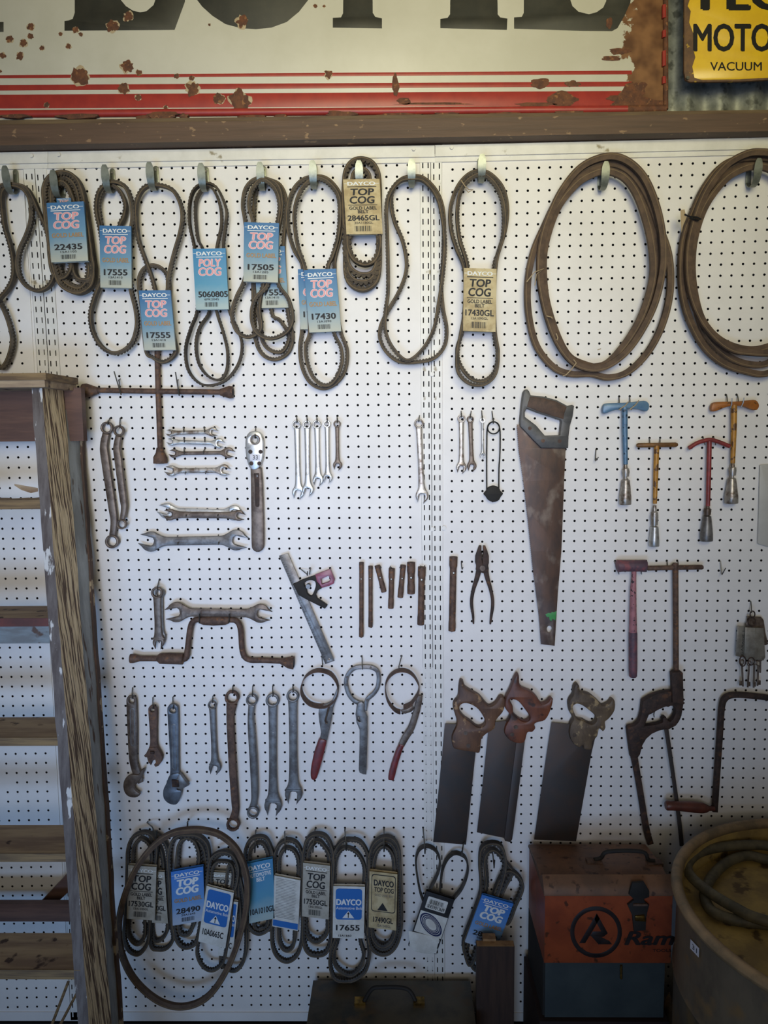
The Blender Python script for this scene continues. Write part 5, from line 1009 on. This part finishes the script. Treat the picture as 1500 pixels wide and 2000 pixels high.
# ------------------------------------------------------------------ bottom row of belts
K = 'O'
belt('belt in a grey sleeve whose printed number ends 530GL, leftmost of the bottom row', K, [[(330, 150), (400, 170), (440, 260), (430, 420), (400, 700), (385, 900), (370, 1040), (300, 1130), (220, 1100), (182, 1000), (190, 860), (200, 700), (210, 420), (215, 280), (250, 190)],
      [(330, 200), (390, 260), (400, 400), (340, 700), (350, 900), (340, 1000), (290, 1050), (230, 1000), (215, 900), (250, 600), (255, 300), (290, 220)]], [((210, 415), (440, 430), (198, 850), 44, 10, 'grey', '17530GL', '13A1345GL')], d=34, w=14, m='rubber_dark', group=GB)
belt('belt in a half hidden grey sleeve, second from left in the bottom row', K, [[(400, 170), (480, 200), (530, 300), (535, 500), (540, 700), (560, 900), (575, 1010), (530, 1080), (460, 1095), (400, 1060), (400, 850), (410, 400)], [(420, 250), (470, 280), (495, 400), (500, 600), (530, 860), (520, 960), (470, 1020), (415, 990), (400, 700), (420, 400)]],
     [((330, 460), (505, 470), (360, 880), 24, 8, 'grey', '17550GL', '13A1395GL')], d=18, w=12, m='rubber_dark', group=GB)
belt('thick cogged belt in a bright blue sleeve marked 28490', K, [[(690, 170), (780, 180), (850, 250), (865, 400), (840, 600), (810, 800), (790, 940), (760, 1040), (680, 1075), (620, 1030), (590, 920), (570, 700), (555, 500), (545, 350), (570, 230), (620, 180)],
      [(690, 195), (750, 225), (785, 330), (770, 500), (760, 700), (750, 850), (710, 960), (640, 960), (620, 850), (610, 500), (620, 300), (640, 225)], [(770, 210), (820, 280), (835, 400), (810, 600), (790, 760), (770, 700), (780, 500), (800, 380), (790, 280)]], [((558, 470), (820, 425), (572, 908), 44, 10, 'vivid', '28490', '20A1245')], d=34, w=15, t=11, tooth=.004, step=.0034, m='rubber_dark', group=GB)
belt('belt with a grey sleeve mostly covered by the white 10A0665C sleeve', K, [[(1000, 320), (1080, 350), (1110, 450), (1105, 600), (1120, 800), (1110, 950), (1050, 1000), (960, 960), (900, 800), (880, 600), (885, 450), (930, 350)]], [((895, 470), (1062, 480), (885, 780), 24, 8, 'grey', '17500GL', '13A')], d=18, w=12, m='rubber_dark', group=GB)
belt('second cogged belt with a white and blue sleeve, behind the one marked 10A0665C', K, [[(1040, 400), (1110, 500), (1150, 700), (1170, 1000), (1155, 1170), (1110, 1250), (1060, 1270), (1000, 1240), (965, 1180), (1000, 900), (1010, 600)]], [((985, 700), (1105, 715), (940, 1150), 34, 8, 'white2', '0665C', '')], d=30, w=10, m='rubber_dark', group=GB)
belt('cogged belt in a white and blue sleeve marked 10A0665C, inside the big hoop belt', K, [[(960, 310), (1050, 330), (1100, 430), (1090, 560), (1060, 650), (1040, 900), (1010, 1080), (980, 1200), (900, 1265), (820, 1230), (775, 1130), (790, 1000), (830, 800), (850, 600), (870, 450), (890, 360)],
      [(975, 385), (1040, 400), (1065, 480), (1050, 600), (1000, 640), (920, 640), (890, 560), (895, 450), (930, 395)]], [((848, 583), (1070, 640), (780, 1035), 50, 8, 'white', '10A0665C')], d=44, w=11, t=9, tooth=.003, m='rubber_dark', group=GB)
belt('belt in a light blue sleeve marked 10A1010GL', K, [[(1265, 185), (1330, 200), (1375, 290), (1390, 400), (1395, 600), (1400, 820), (1360, 920), (1280, 965), (1210, 930), (1180, 850), (1180, 600), (1165, 400), (1170, 280), (1210, 210)],
      [(1250, 245), (1300, 235), (1340, 300), (1350, 400), (1350, 850), (1300, 920), (1240, 900), (1230, 600), (1200, 400), (1205, 300)]], [((1170, 405), (1385, 360), (1195, 890), 44, 10, 'auto', '10A1010GL')], d=34, w=13, m='rubber_dark', group=GB)
belt('very large single hoop belt hanging in front of the left bottom-row belts', K, [[(690, 132), (820, 132), (960, 172), (1080, 275), (1155, 430), (1180, 600), (1165, 800), (1110, 1020), (1030, 1230), (920, 1415), (800, 1522), (640, 1565), (480, 1527), (335, 1424), (225, 1287), (155, 1120), (132, 950), (155, 760), (225, 545), (325, 365), (452, 227), (572, 155)]], d=92, w=13, t=14, tooth=0, m='rubber_big', group=GB)
K = 'P'
belt('belt whose sleeve shows its white printed back with a blue band', K, [[(180, 225), (260, 250), (305, 350), (300, 500), (300, 700), (315, 900), (305, 1080), (270, 1200), (190, 1260), (110, 1230), (62, 1140), (52, 1000), (70, 800), (72, 500), (72, 380), (110, 270)],
      [(180, 290), (240, 315), (275, 400), (275, 550), (260, 800), (245, 1000), (235, 1120), (180, 1165), (130, 1120), (110, 1000), (110, 700), (110, 500), (110, 400), (140, 320)]], [((70, 528), (295, 570), (52, 965), 44, 10, 'backlabel')], d=34, w=14, m='rubber_dark', group=GB)
belt('cogged belt in a grey sleeve marked 17550GL', K, [[(430, 175), (510, 195), (560, 290), (575, 420), (565, 600), (560, 900), (555, 1080), (515, 1180), (440, 1205), (370, 1185), (330, 1100), (322, 900), (322, 600), (322, 400), (337, 280), (370, 205)],
      [(440, 230), (500, 280), (540, 370), (540, 600), (530, 900), (520, 1020), (440, 1090), (370, 1050), (340, 950), (345, 600), (360, 400), (380, 290)]], [((318, 418), (550, 445), (308, 880), 46, 10, 'grey', '17550GL', '13A1395GL')], d=36, w=15, t=11, tooth=.003, step=.0034, m='rubber_dark', group=GB)
belt('belt in a white and blue sleeve marked 17655', K, [[(730, 220), (810, 240), (870, 340), (880, 480), (850, 700), (840, 900), (880, 1100), (885, 1230), (850, 1345), (760, 1415), (660, 1430), (585, 1395), (552, 1280), (565, 1150), (600, 1050), (590, 800), (575, 600), (575, 420), (605, 300), (660, 230)],
      [(700, 290), (780, 330), (840, 440), (840, 600), (810, 900), (810, 1080), (840, 1200), (815, 1305), (740, 1375), (660, 1355), (595, 1285), (585, 1180), (620, 1060), (600, 800), (590, 500), (610, 370), (650, 305)]], [((578, 620), (850, 625), (572, 1065), 46, 10, 'white', '17655', '15A1660')], d=36, w=14, m='rubber_dark', group=GB)
belt('belt in a tan sleeve with black-framed print marked 17490GL', K, [[(1010, 200), (1090, 218), (1138, 310), (1148, 460), (1158, 700), (1160, 950), (1128, 1100), (1060, 1185), (980, 1195), (912, 1145), (884, 1040), (888, 800), (888, 500), (898, 340), (940, 245)],
      [(1010, 275), (1075, 325), (1100, 430), (1105, 700), (1110, 950), (1080, 1080), (1000, 1130), (930, 1070), (910, 950), (915, 600), (925, 450), (952, 330)], [(1010, 235), (1085, 265), (1120, 380), (1128, 700), (1135, 950), (1105, 1090), (1030, 1160), (960, 1150), (905, 1090), (898, 950), (900, 500), (925, 330)]], [((890, 490), (1130, 518), (882, 975), 46, 10, 'frame', '17490GL', '13A1245GL')], d=36, w=14, t=10, m='rubber_dark', group=GB, dstep=-4)
K = 'Q'
r = belt('flat ribbed belt with two upper loops in a torn black and white sleeve', K, [[(270, 262), (350, 300), (393, 390), (388, 480), (350, 580), (300, 680), (260, 820), (215, 740), (190, 640), (165, 480), (165, 370), (200, 290)], [(560, 330), (640, 370), (668, 460), (650, 570), (600, 680), (520, 780), (450, 900), (405, 800), (402, 650), (420, 500), (460, 400), (510, 345)]],
         [((265, 700), (540, 785), (88, 1235), 46, 10, 'pk')], d=34, w=19, t=4.5, tooth=0, line=False, m='rubber_dark', group=GB)
mb = MB(); mb.plate([pl(K, [(88, 1090), (392, 1160), (360, 1290), (330, 1320), (230, 1310), (150, 1290), (105, 1245)], 58)], 57, 1, 'sl_white', .0002); mb.build('torn_paper', r)
belt('thick cogged belt in a blue sleeve marked 284, behind the standing timber offcut', K, [[(910, 235), (985, 262), (1025, 380), (1015, 520), (960, 700), (800, 1100), (700, 1400), (645, 1300), (635, 1180), (720, 950), (800, 700), (792, 450), (802, 305), (845, 250)],
      [(1060, 500), (1130, 530), (1185, 600), (1190, 680), (1130, 820), (1050, 1000), (980, 900), (930, 760), (970, 620), (1010, 550)], [(920, 300), (980, 350), (1055, 450), (1090, 520), (1000, 700), (850, 1100), (770, 1440), (690, 1380), (660, 1250), (760, 900), (850, 650), (840, 400), (870, 320)]],
     [((810, 735), (1115, 825), (640, 1200), 54, 8, 'vivid', '28490', '20A1245')], d=40, w=17, t=11, tooth=.004, step=.0036, m='rubber_dark', dstep=-5, group=GB)
for K, a, b, t_ in (('O', (370, 60), (440, 180), 'the leftmost two belts of the bottom row'), ('O', (695, 60), (690, 120), 'the big hoop belt'), ('O', (1250, 130), (1240, 300), 'the belt marked 10A1010GL'), ('P', (160, 150), (165, 320), 'the belt showing the white printed back'), ('P', (422, 125), (402, 315), 'the belt marked 17550GL'),
                    ('P', (678, 130), (690, 300), 'the belt marked 17655'), ('P', (1015, 130), (1015, 310), 'the belt marked 17490GL'), ('Q', (232, 97), (250, 320), 'the left loop of the flat ribbed belt'), ('Q', (635, 200), (612, 340), 'the right loop of the flat ribbed belt'), ('Q', (905, 300), (925, 460), 'the belt marked 284')):
    h = px(K, a); e = px(K, b); A = U(*h, 0); mid = ((h[0] + e[0]) / 2, (h[1] + e[1]) / 2)
    mb = MB(); mb.tube([(A.x, .006, A.z), (A.x, -.006, A.z), tuple(U(mid[0], mid[1] - 4, 40)), tuple(U(e[0], e[1], 56)), tuple(U(e[0], e[1] + 3, 62)), tuple(U(e[0] + 1, e[1] - 12, 70))], .0018, 'wire', 8)
    tag(mb.build('wire_hook'), 'long steel wire hook holding ' + t_, 'hook', 'small wire pegboard hooks')

# ------------------------------------------------------------------ stepladder
def sd_(y): return 200 + (y - 757) * 200 / 1243
ld = thing('stepladder', 'old wooden stepladder with flaking paint, standing at the left in front of the board', 'stepladder', H(100, 2000, .0) if False else U(150, 2000, 400))
def plank(P0, P1, wx, dy, m_front, m_side, nm, par=ld, sub=None):
    """P0 top, P1 bottom (front left corners); wx thickness in x, dy depth towards the wall"""
    mb = MB(); n = 40; vs = []; fs = []; mi = []
    mb.mi(m_front); mb.mi(m_side)
    for k in range(n + 1):
        p = P0.lerp(P1, k / n)
        j = [.0022 * noise.noise((p.z * 22, q * 7.3, 1.0)) + .001 * noise.noise((p.z * 90, q * 3.1, 4.0)) for q in range(4)]
        vs += [(p.x + j[0], p.y, p.z), (p.x + wx + j[1], p.y, p.z), (p.x + wx + j[2], p.y + dy, p.z), (p.x + j[3], p.y + dy, p.z)]
    for k in range(n):
        for q in range(4): fs.append((4 * k + q, 4 * k + (q + 1) % 4, 4 * k + 4 + (q + 1) % 4, 4 * k + 4 + q)); mi.append(0 if q in (0, 2) else 1)
    fs.append((0, 1, 2, 3)); mi.append(0); fs.append((4 * n, 4 * n + 1, 4 * n + 2, 4 * n + 3)); mi.append(0)
    mb.v = vs; mb.f = fs; mb.m = mi; return mb.build(nm, par)
P0 = U(61, 757, sd_(757)); P1 = U(152, 2000, sd_(2000)); Pf = P0 + (P1 - P0) * (P0.z / (P0.z - P1.z))
plank(P0, Pf, .0235, .112, 'stilefront', 'stileside', 'side_rail')
Q0 = Vector((P0.x - .40, P0.y, P0.z)); Qf = Vector((Pf.x - .58, Pf.y, Pf.z)); plank(Q0, Qf, .0235, .112, 'stilefront', 'stileside', 'side_rail')
R0 = U(110, 800, 92); R1 = U(190, 2000, 275); Rf = R0 + (R1 - R0) * (R0.z / (R0.z - R1.z)); 
plank(R0, Rf, .022, .068, 'legedge_shadow', 'legside', 'rear_leg')
E0 = Vector((R0.x + .004, R0.y + .066, R0.z - .02)); E1 = Vector((Rf.x + .004, Rf.y + .066, 0)); plank(E0, E1, .024, .016, 'legedge_shadow', 'legedge_shadow', 'ladder_shadow_strip')  # brown strip standing in for the ladder's shadow on the board
def hbox(xa, xb, yt, yb, d0, d1, m, nm, par=ld, mb=None, top=None):
    """board: right/left px limits measured at front depth d1; yt,yb = front face top and bottom"""
    A = U(xa, yt, d1); B = U(xb, yt, d1); C_ = U(xb, yb, d1); k = mb or MB(); k.box(A.x, B.x, -d1 / 1000, -d0 / 1000, C_.z, B.z, m)
    if top: k.box(A.x, B.x, -d1 / 1000 + .0004, -d0 / 1000, B.z, B.z + .0006, top)
    return k.build(nm, par) if mb is None else k
hbox(-170, 89, 728, 742, 70, 238, 'stepedge', 'top_cap'); hbox(-170, 87, 742, 756, 70, 234, 'stepwood', 'top_cap')
hbox(-170, 158, 757, 861, 66, 88, 'plyside', 'top_rear_board')
# steps
for n_, (yt, yb, xr) in enumerate(((976, 994, 84), (1207, 1222, 98), (1440, 1451, 114), (1666, 1682, 132), (1893, 1911, 152))):
    df = sd_(yt) - 2; A = U(xr + (6 if n_ else 0), yt, df); B = U(xr, yb, df); x0 = A.x - (.39 + .04 * n_); th = max(A.z - B.z, .018)
    if n_ == 0:
        A = U(82, yt, df); y1 = -df / 1000; yb_ = y1 + .118; rnd = random.Random(5); vs = []; zt = A.z; zl = A.z - th
        back = [(x0, yb_)] ; kx = 26
        for q in range(1, kx): back.append((x0 + (A.x - x0) * q / kx, yb_ - .02 - .030 * rnd.random() - (.03 if 14 < q < 24 else 0)))
        back.append((A.x, yb_)); fr = [(x0, y1)] + [(x0 + (A.x - x0) * q / kx, y1) for q in range(1, kx)] + [(A.x, y1)]
        n = len(back); vs = [(p[0], p[1], zt) for p in fr] + [(p[0], p[1], zt) for p in back] + [(p[0], p[1], zl) for p in fr] + [(p[0], p[1], zl) for p in back]; fs = []
        for q in range(n - 1): fs += [(q, q + 1, n + q + 1, n + q), (2 * n + q, 3 * n + q, 3 * n + q + 1, 2 * n + q + 1), (q, 2 * n + q, 2 * n + q + 1, q + 1), (n + q, n + q + 1, 3 * n + q + 1, 3 * n + q)]
        mb = MB(); mb.add(vs, fs, 'stepwood'); 
        s1 = U(28, 945, df - 60); s2 = U(74, 953, df - 50); s3 = U(60, 958, df - 50); s4 = U(42, 952, df - 55)
        mb.add([s1, s2, s3, s4, s1 + Vector((0, 0, -.004)), s2 + Vector((0, 0, -.008)), s3 + Vector((0, 0, -.006)), s4 + Vector((0, 0, -.006))], [(0, 1, 2, 3), (4, 5, 6, 7), (0, 1, 5, 4), (1, 2, 6, 5), (2, 3, 7, 6), (3, 0, 4, 7)], 'stepwood')
        mb.box(x0, A.x, y1 - .003, y1, zl, zt + .0005, 'stepedge'); mb.build('step', ld); continue
    mb = MB(); mb.box(x0, A.x, -df / 1000, -df / 1000 + .118, A.z - th, A.z, 'stepwood'); mb.box(x0, A.x, -df / 1000 - .003, -df / 1000, A.z - th, A.z + .0004, 'redstep' if n_ == 1 else 'stepedge'); mb.build('step', ld)
    if n_ == 1: C_ = U(xr, 1256, df - 14); MB().box(x0, A.x - .004, -df / 1000 + .012, -df / 1000 + .03, C_.z, A.z - th, 'bluestep').build('step_brace', ld)
hbox(-170, 138, 1766, 1800, 100, 118, 'plyside', 'rear_crossbar')
# offcut and sticks leaning behind the ladder
mb = MB(); A = U(70, 1772, 60); B = U(138, 1700, 50); w = Vector((.026, 0, -.026)); t_ = Vector((0, .02, 0)); mb.hexa([A, A + w * .8, A + w * .8 + t_, A + t_, B, B + w, B + w + t_, B + t_], 'plyside')
tag(mb.build('timber_offcut'), 'splintered reddish timber offcut leaning behind the ladder between its lower steps', 'wood')
for a, b, lb in (((134, 1916), (98, 2010), 'upper of two thin pale sticks behind the ladder foot'), ((150, 1940), (112, 2012), 'lower of two thin pale sticks behind the ladder foot')):
    A = U(*a, 130); B = U(*b, 200); D2 = A + (B - A) * ((A.z) / (A.z - B.z)) if False else B + (B - A) * .6; mb = MB(); mb.tube([A, B, D2], .0035, 'stepedge', 8); tag(mb.build('wooden_stick'), lb, 'stick')

# ------------------------------------------------------------------ boxes, timber, drum
XL = U(1063, 1880, 245).x; XR = .622
def zpx(y, d, x=1180): return U(x, y, d).z
zb_, zl_, zt_, zk_ = zpx(1882, 245), zpx(1748, 245), zpx(1706, 190), zpx(1642, 30)
zk_ = min(zk_, zt_ + .012)
tbx = thing('toolbox', 'rusty orange steel toolbox with a circular logo on its front, stacked on a blue box', 'toolbox', (XL + .2, -.13, zb_))
def prof(mb, pts, xa, xb, m):
    n = len(pts); vs = [(xa, -p[0] / 1000, p[1]) for p in pts] + [(xb, -p[0] / 1000, p[1]) for p in pts]
    fs = [(k, (k + 1) % n, n + (k + 1) % n, n + k) for k in range(n)] + [tuple(range(n))[::-1], tuple(range(n, 2 * n))]; mb.add(vs, fs, m); return mb
tbb = prof(MB(), [(36, zb_), (243, zb_), (245, zb_ + .003), (245, zl_ + .002), (36, zl_ + .002)], XL, XR, 'orange_box').build('body', tbx)
lid = [(36, zl_), (249, zl_), (249, zl_ + .005), (238, zl_ + .022), (222, zl_ + .036), (196, zt_ - .002), (160, zt_ + .004), (60, zk_), (42, zk_ - .003), (36, zk_ - .012)]
tbl = prof(MB(), lid, XL - .003, XR + .003, 'orange_lid').build('lid', tbx)
hz = lambda y, d: zpx(y, d)
mb = MB(); K = 'R'; hpts = [(520, 285), (560, 275), (600, 240), (790, 240), (825, 285), (860, 292)]
hb = [H(*px(K, p), zt_ + .008 + dz) for p, dz in zip(hpts, (0, .004, .024, .024, .004, 0))]
mb.tube([tuple(p) for p in cr([tuple(q) for q in hb], 4, False)], .0048, 'dark', 10)
for q in (hb[0], hb[-1]): mb.box(q.x - .018, q.x + .018, q.y - .011, q.y + .011, q.z - .009, q.z - .001, 'rust')
mb.build('carrying_handle', tbl)
mb = MB(); mb.plate([pl(K, [(715, 480), (735, 415), (800, 410), (830, 460), (830, 495), (800, 505), (805, 520), (830, 540), (815, 600), (810, 680), (745, 690), (735, 600), (708, 540), (745, 510)], 251)], 247, 6, 'dark', .0015)
mb.plate([pl(K, [(750, 600), (800, 595), (812, 630), (750, 625)], 254)], 250, 8, 'brass', .001); mb.tube([U3(K, (740, 540), 255), U3(K, (820, 540), 255)], .003, 'rust', 8); mb.build('latch', tbb)
lg = MB(); o = [(531 + 146 * math.cos(k * PI / 24), 693 + 145 * math.sin(k * PI / 24)) for k in range(48)]; i = [(531 + 122 * math.cos(k * PI / 24), 693 + 121 * math.sin(k * PI / 24)) for k in range(48)]
lg.plate([pl(K, o, 245), pl(K, i, 245)], 245, .5, 'logo_black', .0001)
lg.plate([pl(K, [(535, 588), (552, 618), (470, 755), (437, 755)], 245)], 245, .5, 'logo_black', .0001)
lg.plate([pl(K, [(535, 588), (597, 700), (575, 718), (562, 722), (588, 735), (605, 742), (622, 762), (545, 762), (500, 712), (512, 690), (560, 690), (522, 620)], 245)], 245, .5, 'logo_black', .0001)
for k in range(1): ptext(lg, K, 'Ram', 688, 690, 962, 768, 246, 'logo_black', .035, .12); ptext(lg, K, 'TOOLS', 850, 790, 955, 806, 246, 'logo_black', .005)
lg.build('lettering', tbb)
z2 = zpx(1985, 235); b2 = thing('storage_box', 'dull blue-grey box supporting the orange toolbox', 'box', (XL + .2, -.13, z2))
MB().box(XL + .004, XR - .01, -.238, -.04, z2, zb_ - .001, 'blue_box').build('body', b2); MB().box(XL - .0, XL + .004, -.232, -.035, z2 - .0, zb_ - .002, 'dark').build('end_panel', b2)
c = U(*px(K, (672, 925)), 240); mb = MB(); mb.tube([(c.x, -.240, c.z + .02), (c.x, -.242, c.z - .012)], .003, 'brass', 8); mb.build('pull', b2)
b3 = MB(); b3.box(XL - .01, XR, -.25, -.03, 0, z2 - .001, 'dark_red_box'); tag(b3.build('crate'), 'dark red box at the bottom of the stack under the blue-grey box', 'box')
# tin box at the bottom centre
A = U(612, 1913, 30); B = U(918, 1913, 30); zt2 = A.z; tn = thing('tin_box', 'dark olive metal box with a loop handle on the floor, bottom centre', 'toolbox', ((A.x + B.x) / 2, -.13, 0))
MB().box(A.x + .004, B.x - .004, -.236, -.034, 0, zt2 - .03, 'tin').build('body', tn)
tnl = prof(MB(), [(28, zt2 - .032), (240, zt2 - .032), (240, zt2 - .008), (232, zt2), (34, zt2), (28, zt2 - .004)], A.x, B.x, 'tin').build('lid', tn)
hp = [H(*px('Z', p), zt2 + dz) for p, dz in (((452, 290), .003), ((500, 215), .022), ((560, 205), .028), ((660, 205), .028), ((720, 225), .022), ((755, 285), .003))]
mb = MB(); mb.tube([tuple(p) for p in cr([tuple(q) for q in hp], 4, False)], .005, 'dark', 10); mb.build('carrying_handle', tnl)
for p in ((430, 290), (775, 290)):
    c = H(*px('Z', p), zt2); mb = MB(); mb.box(c.x - .014, c.x + .014, c.y - .012, c.y + .012, c.z, c.z + .005, 'brass'); mb.build('handle_bracket', tnl)
# standing timber
A = U(931, 1848, 130); B = U(1005, 1848, 130); mb = MB(); mb.box(A.x, B.x, -.130, -.108, 0, A.z - .001, 'timber'); mb.box(A.x + .001, B.x - .001, -.129, -.109, A.z - .001, A.z, 'timber_top')
c = H(955, 1838, A.z); mb.box(A.x + .018, A.x + .05, -.112, -.09, 0, A.z + .006, 'timber_top'); tag(mb.build('timber_post'), 'dark brown timber offcut standing upright in front of the 284 belt', 'wood')
# drum
DX, DY, DZ, DR = .935, -.428, CZ - .9696, .363
dr = thing('steel_drum', 'big galvanised drum with rolled rim at the lower right corner', 'drum', (DX, DY, 0))
def lathe(prof_, m, nm, par, n=96, org=(DX, DY)):
    vs = []; fs = []; k = len(prof_)
    for j in range(n):
        a = 2 * PI * j / n
        for r_, z_ in prof_: vs.append((org[0] + r_ * math.cos(a), org[1] + r_ * math.sin(a), z_))
    for j in range(n):
        j2 = (j + 1) % n
        for q in range(k - 1): fs.append((j * k + q, j2 * k + q, j2 * k + q + 1, j * k + q + 1))
    mb = MB(); mb.add(vs, fs, m); return mb.build(nm, par)
dw = lathe([(DR - .014, DZ - .02), (DR - .012, DZ - .19), (DR - .008, DZ - .2), (DR - .012, DZ - .21), (DR - .012, 0.0), (.001, 0.0)], 'drum', 'drum_wall', dr)
rp = [(DR - .012 + .012 * math.cos(a), DZ - .012 + .012 * math.sin(a)) for a in [PI * 2 * k / 14 for k in range(15)]]
lathe(rp, 'drum_rim', 'rim', dr)
lathe([(DR - .02, DZ - .014), (DR - .022, DZ - .075), (DR - .05, DZ - .078), (.001, DZ - .066)], 'drum_inside', 'inner_pan', dr)
hs = MB()
for pts, dz in (([(1700, 260), (1500, 208), (1350, 203), (1200, 220), (1105, 250), (1052, 300), (1050, 350), (1095, 410), (1200, 490), (1320, 560), (1420, 610), (1560, 640), (1700, 600)], .02), ([(1560, 300), (1470, 280), (1380, 262), (1270, 300), (1185, 380), (1145, 470), (1150, 520), (1190, 580), (1290, 620), (1420, 640), (1600, 660)], .0)):
    q = [tuple(H(*px('R', p), DZ - .062 + dz + .0)) for p in pts]; hs.tube(cr(q, 5, False), .0115, 'hose', 12)
tag(hs.build('rubber_hose'), 'dusty black rubber hose coiled inside the drum', 'hose')
# sticker on the drum wall: intersect the view ray with the wall
def on_drum(x, y):
    v = MR @ Vector(((x - 750) / F, 1, -(y - 1000) / F)); o = Vector((0, -D, CZ)); R_ = DR - .0105; ox, oy = o.x - DX, o.y - DY
    a = v.x ** 2 + v.y ** 2; b = 2 * (ox * v.x + oy * v.y); c = ox * ox + oy * oy - R_ * R_; t = (-b - math.sqrt(max(0, b * b - 4 * a * c))) / (2 * a); return o + v * t
q = [on_drum(*px('R', p)) for p in ((1063, 733), (1112, 785), (1110, 838), (1061, 785))]
mb = MB(); mb.add(q, [(0, 1, 2, 3)], 'sticker'); v, f = text2d('31', .0); mb.add([q[3].lerp(q[2], .22 + .56 * p[0]).lerp(q[0].lerp(q[1], .22 + .56 * p[0]), .25 + .5 * p[1]) + Vector((-.0006, -.0006, 0)) for p in v], f, 'ink'); tag(mb.build('number_sticker', dw), 'white sticker printed 31')
mb = MB(); A = U(1291, 2010, 210); mb.plate([pl('X', [(1290, 2040), (1294, 1975), (1300, 1950), (1308, 1938), (1330, 2040)], 150)], 148, 3, 'timber_top', .0005); tag(mb.build('cardboard_scrap'), 'pale scrap of card poking up beside the drum foot', 'card')
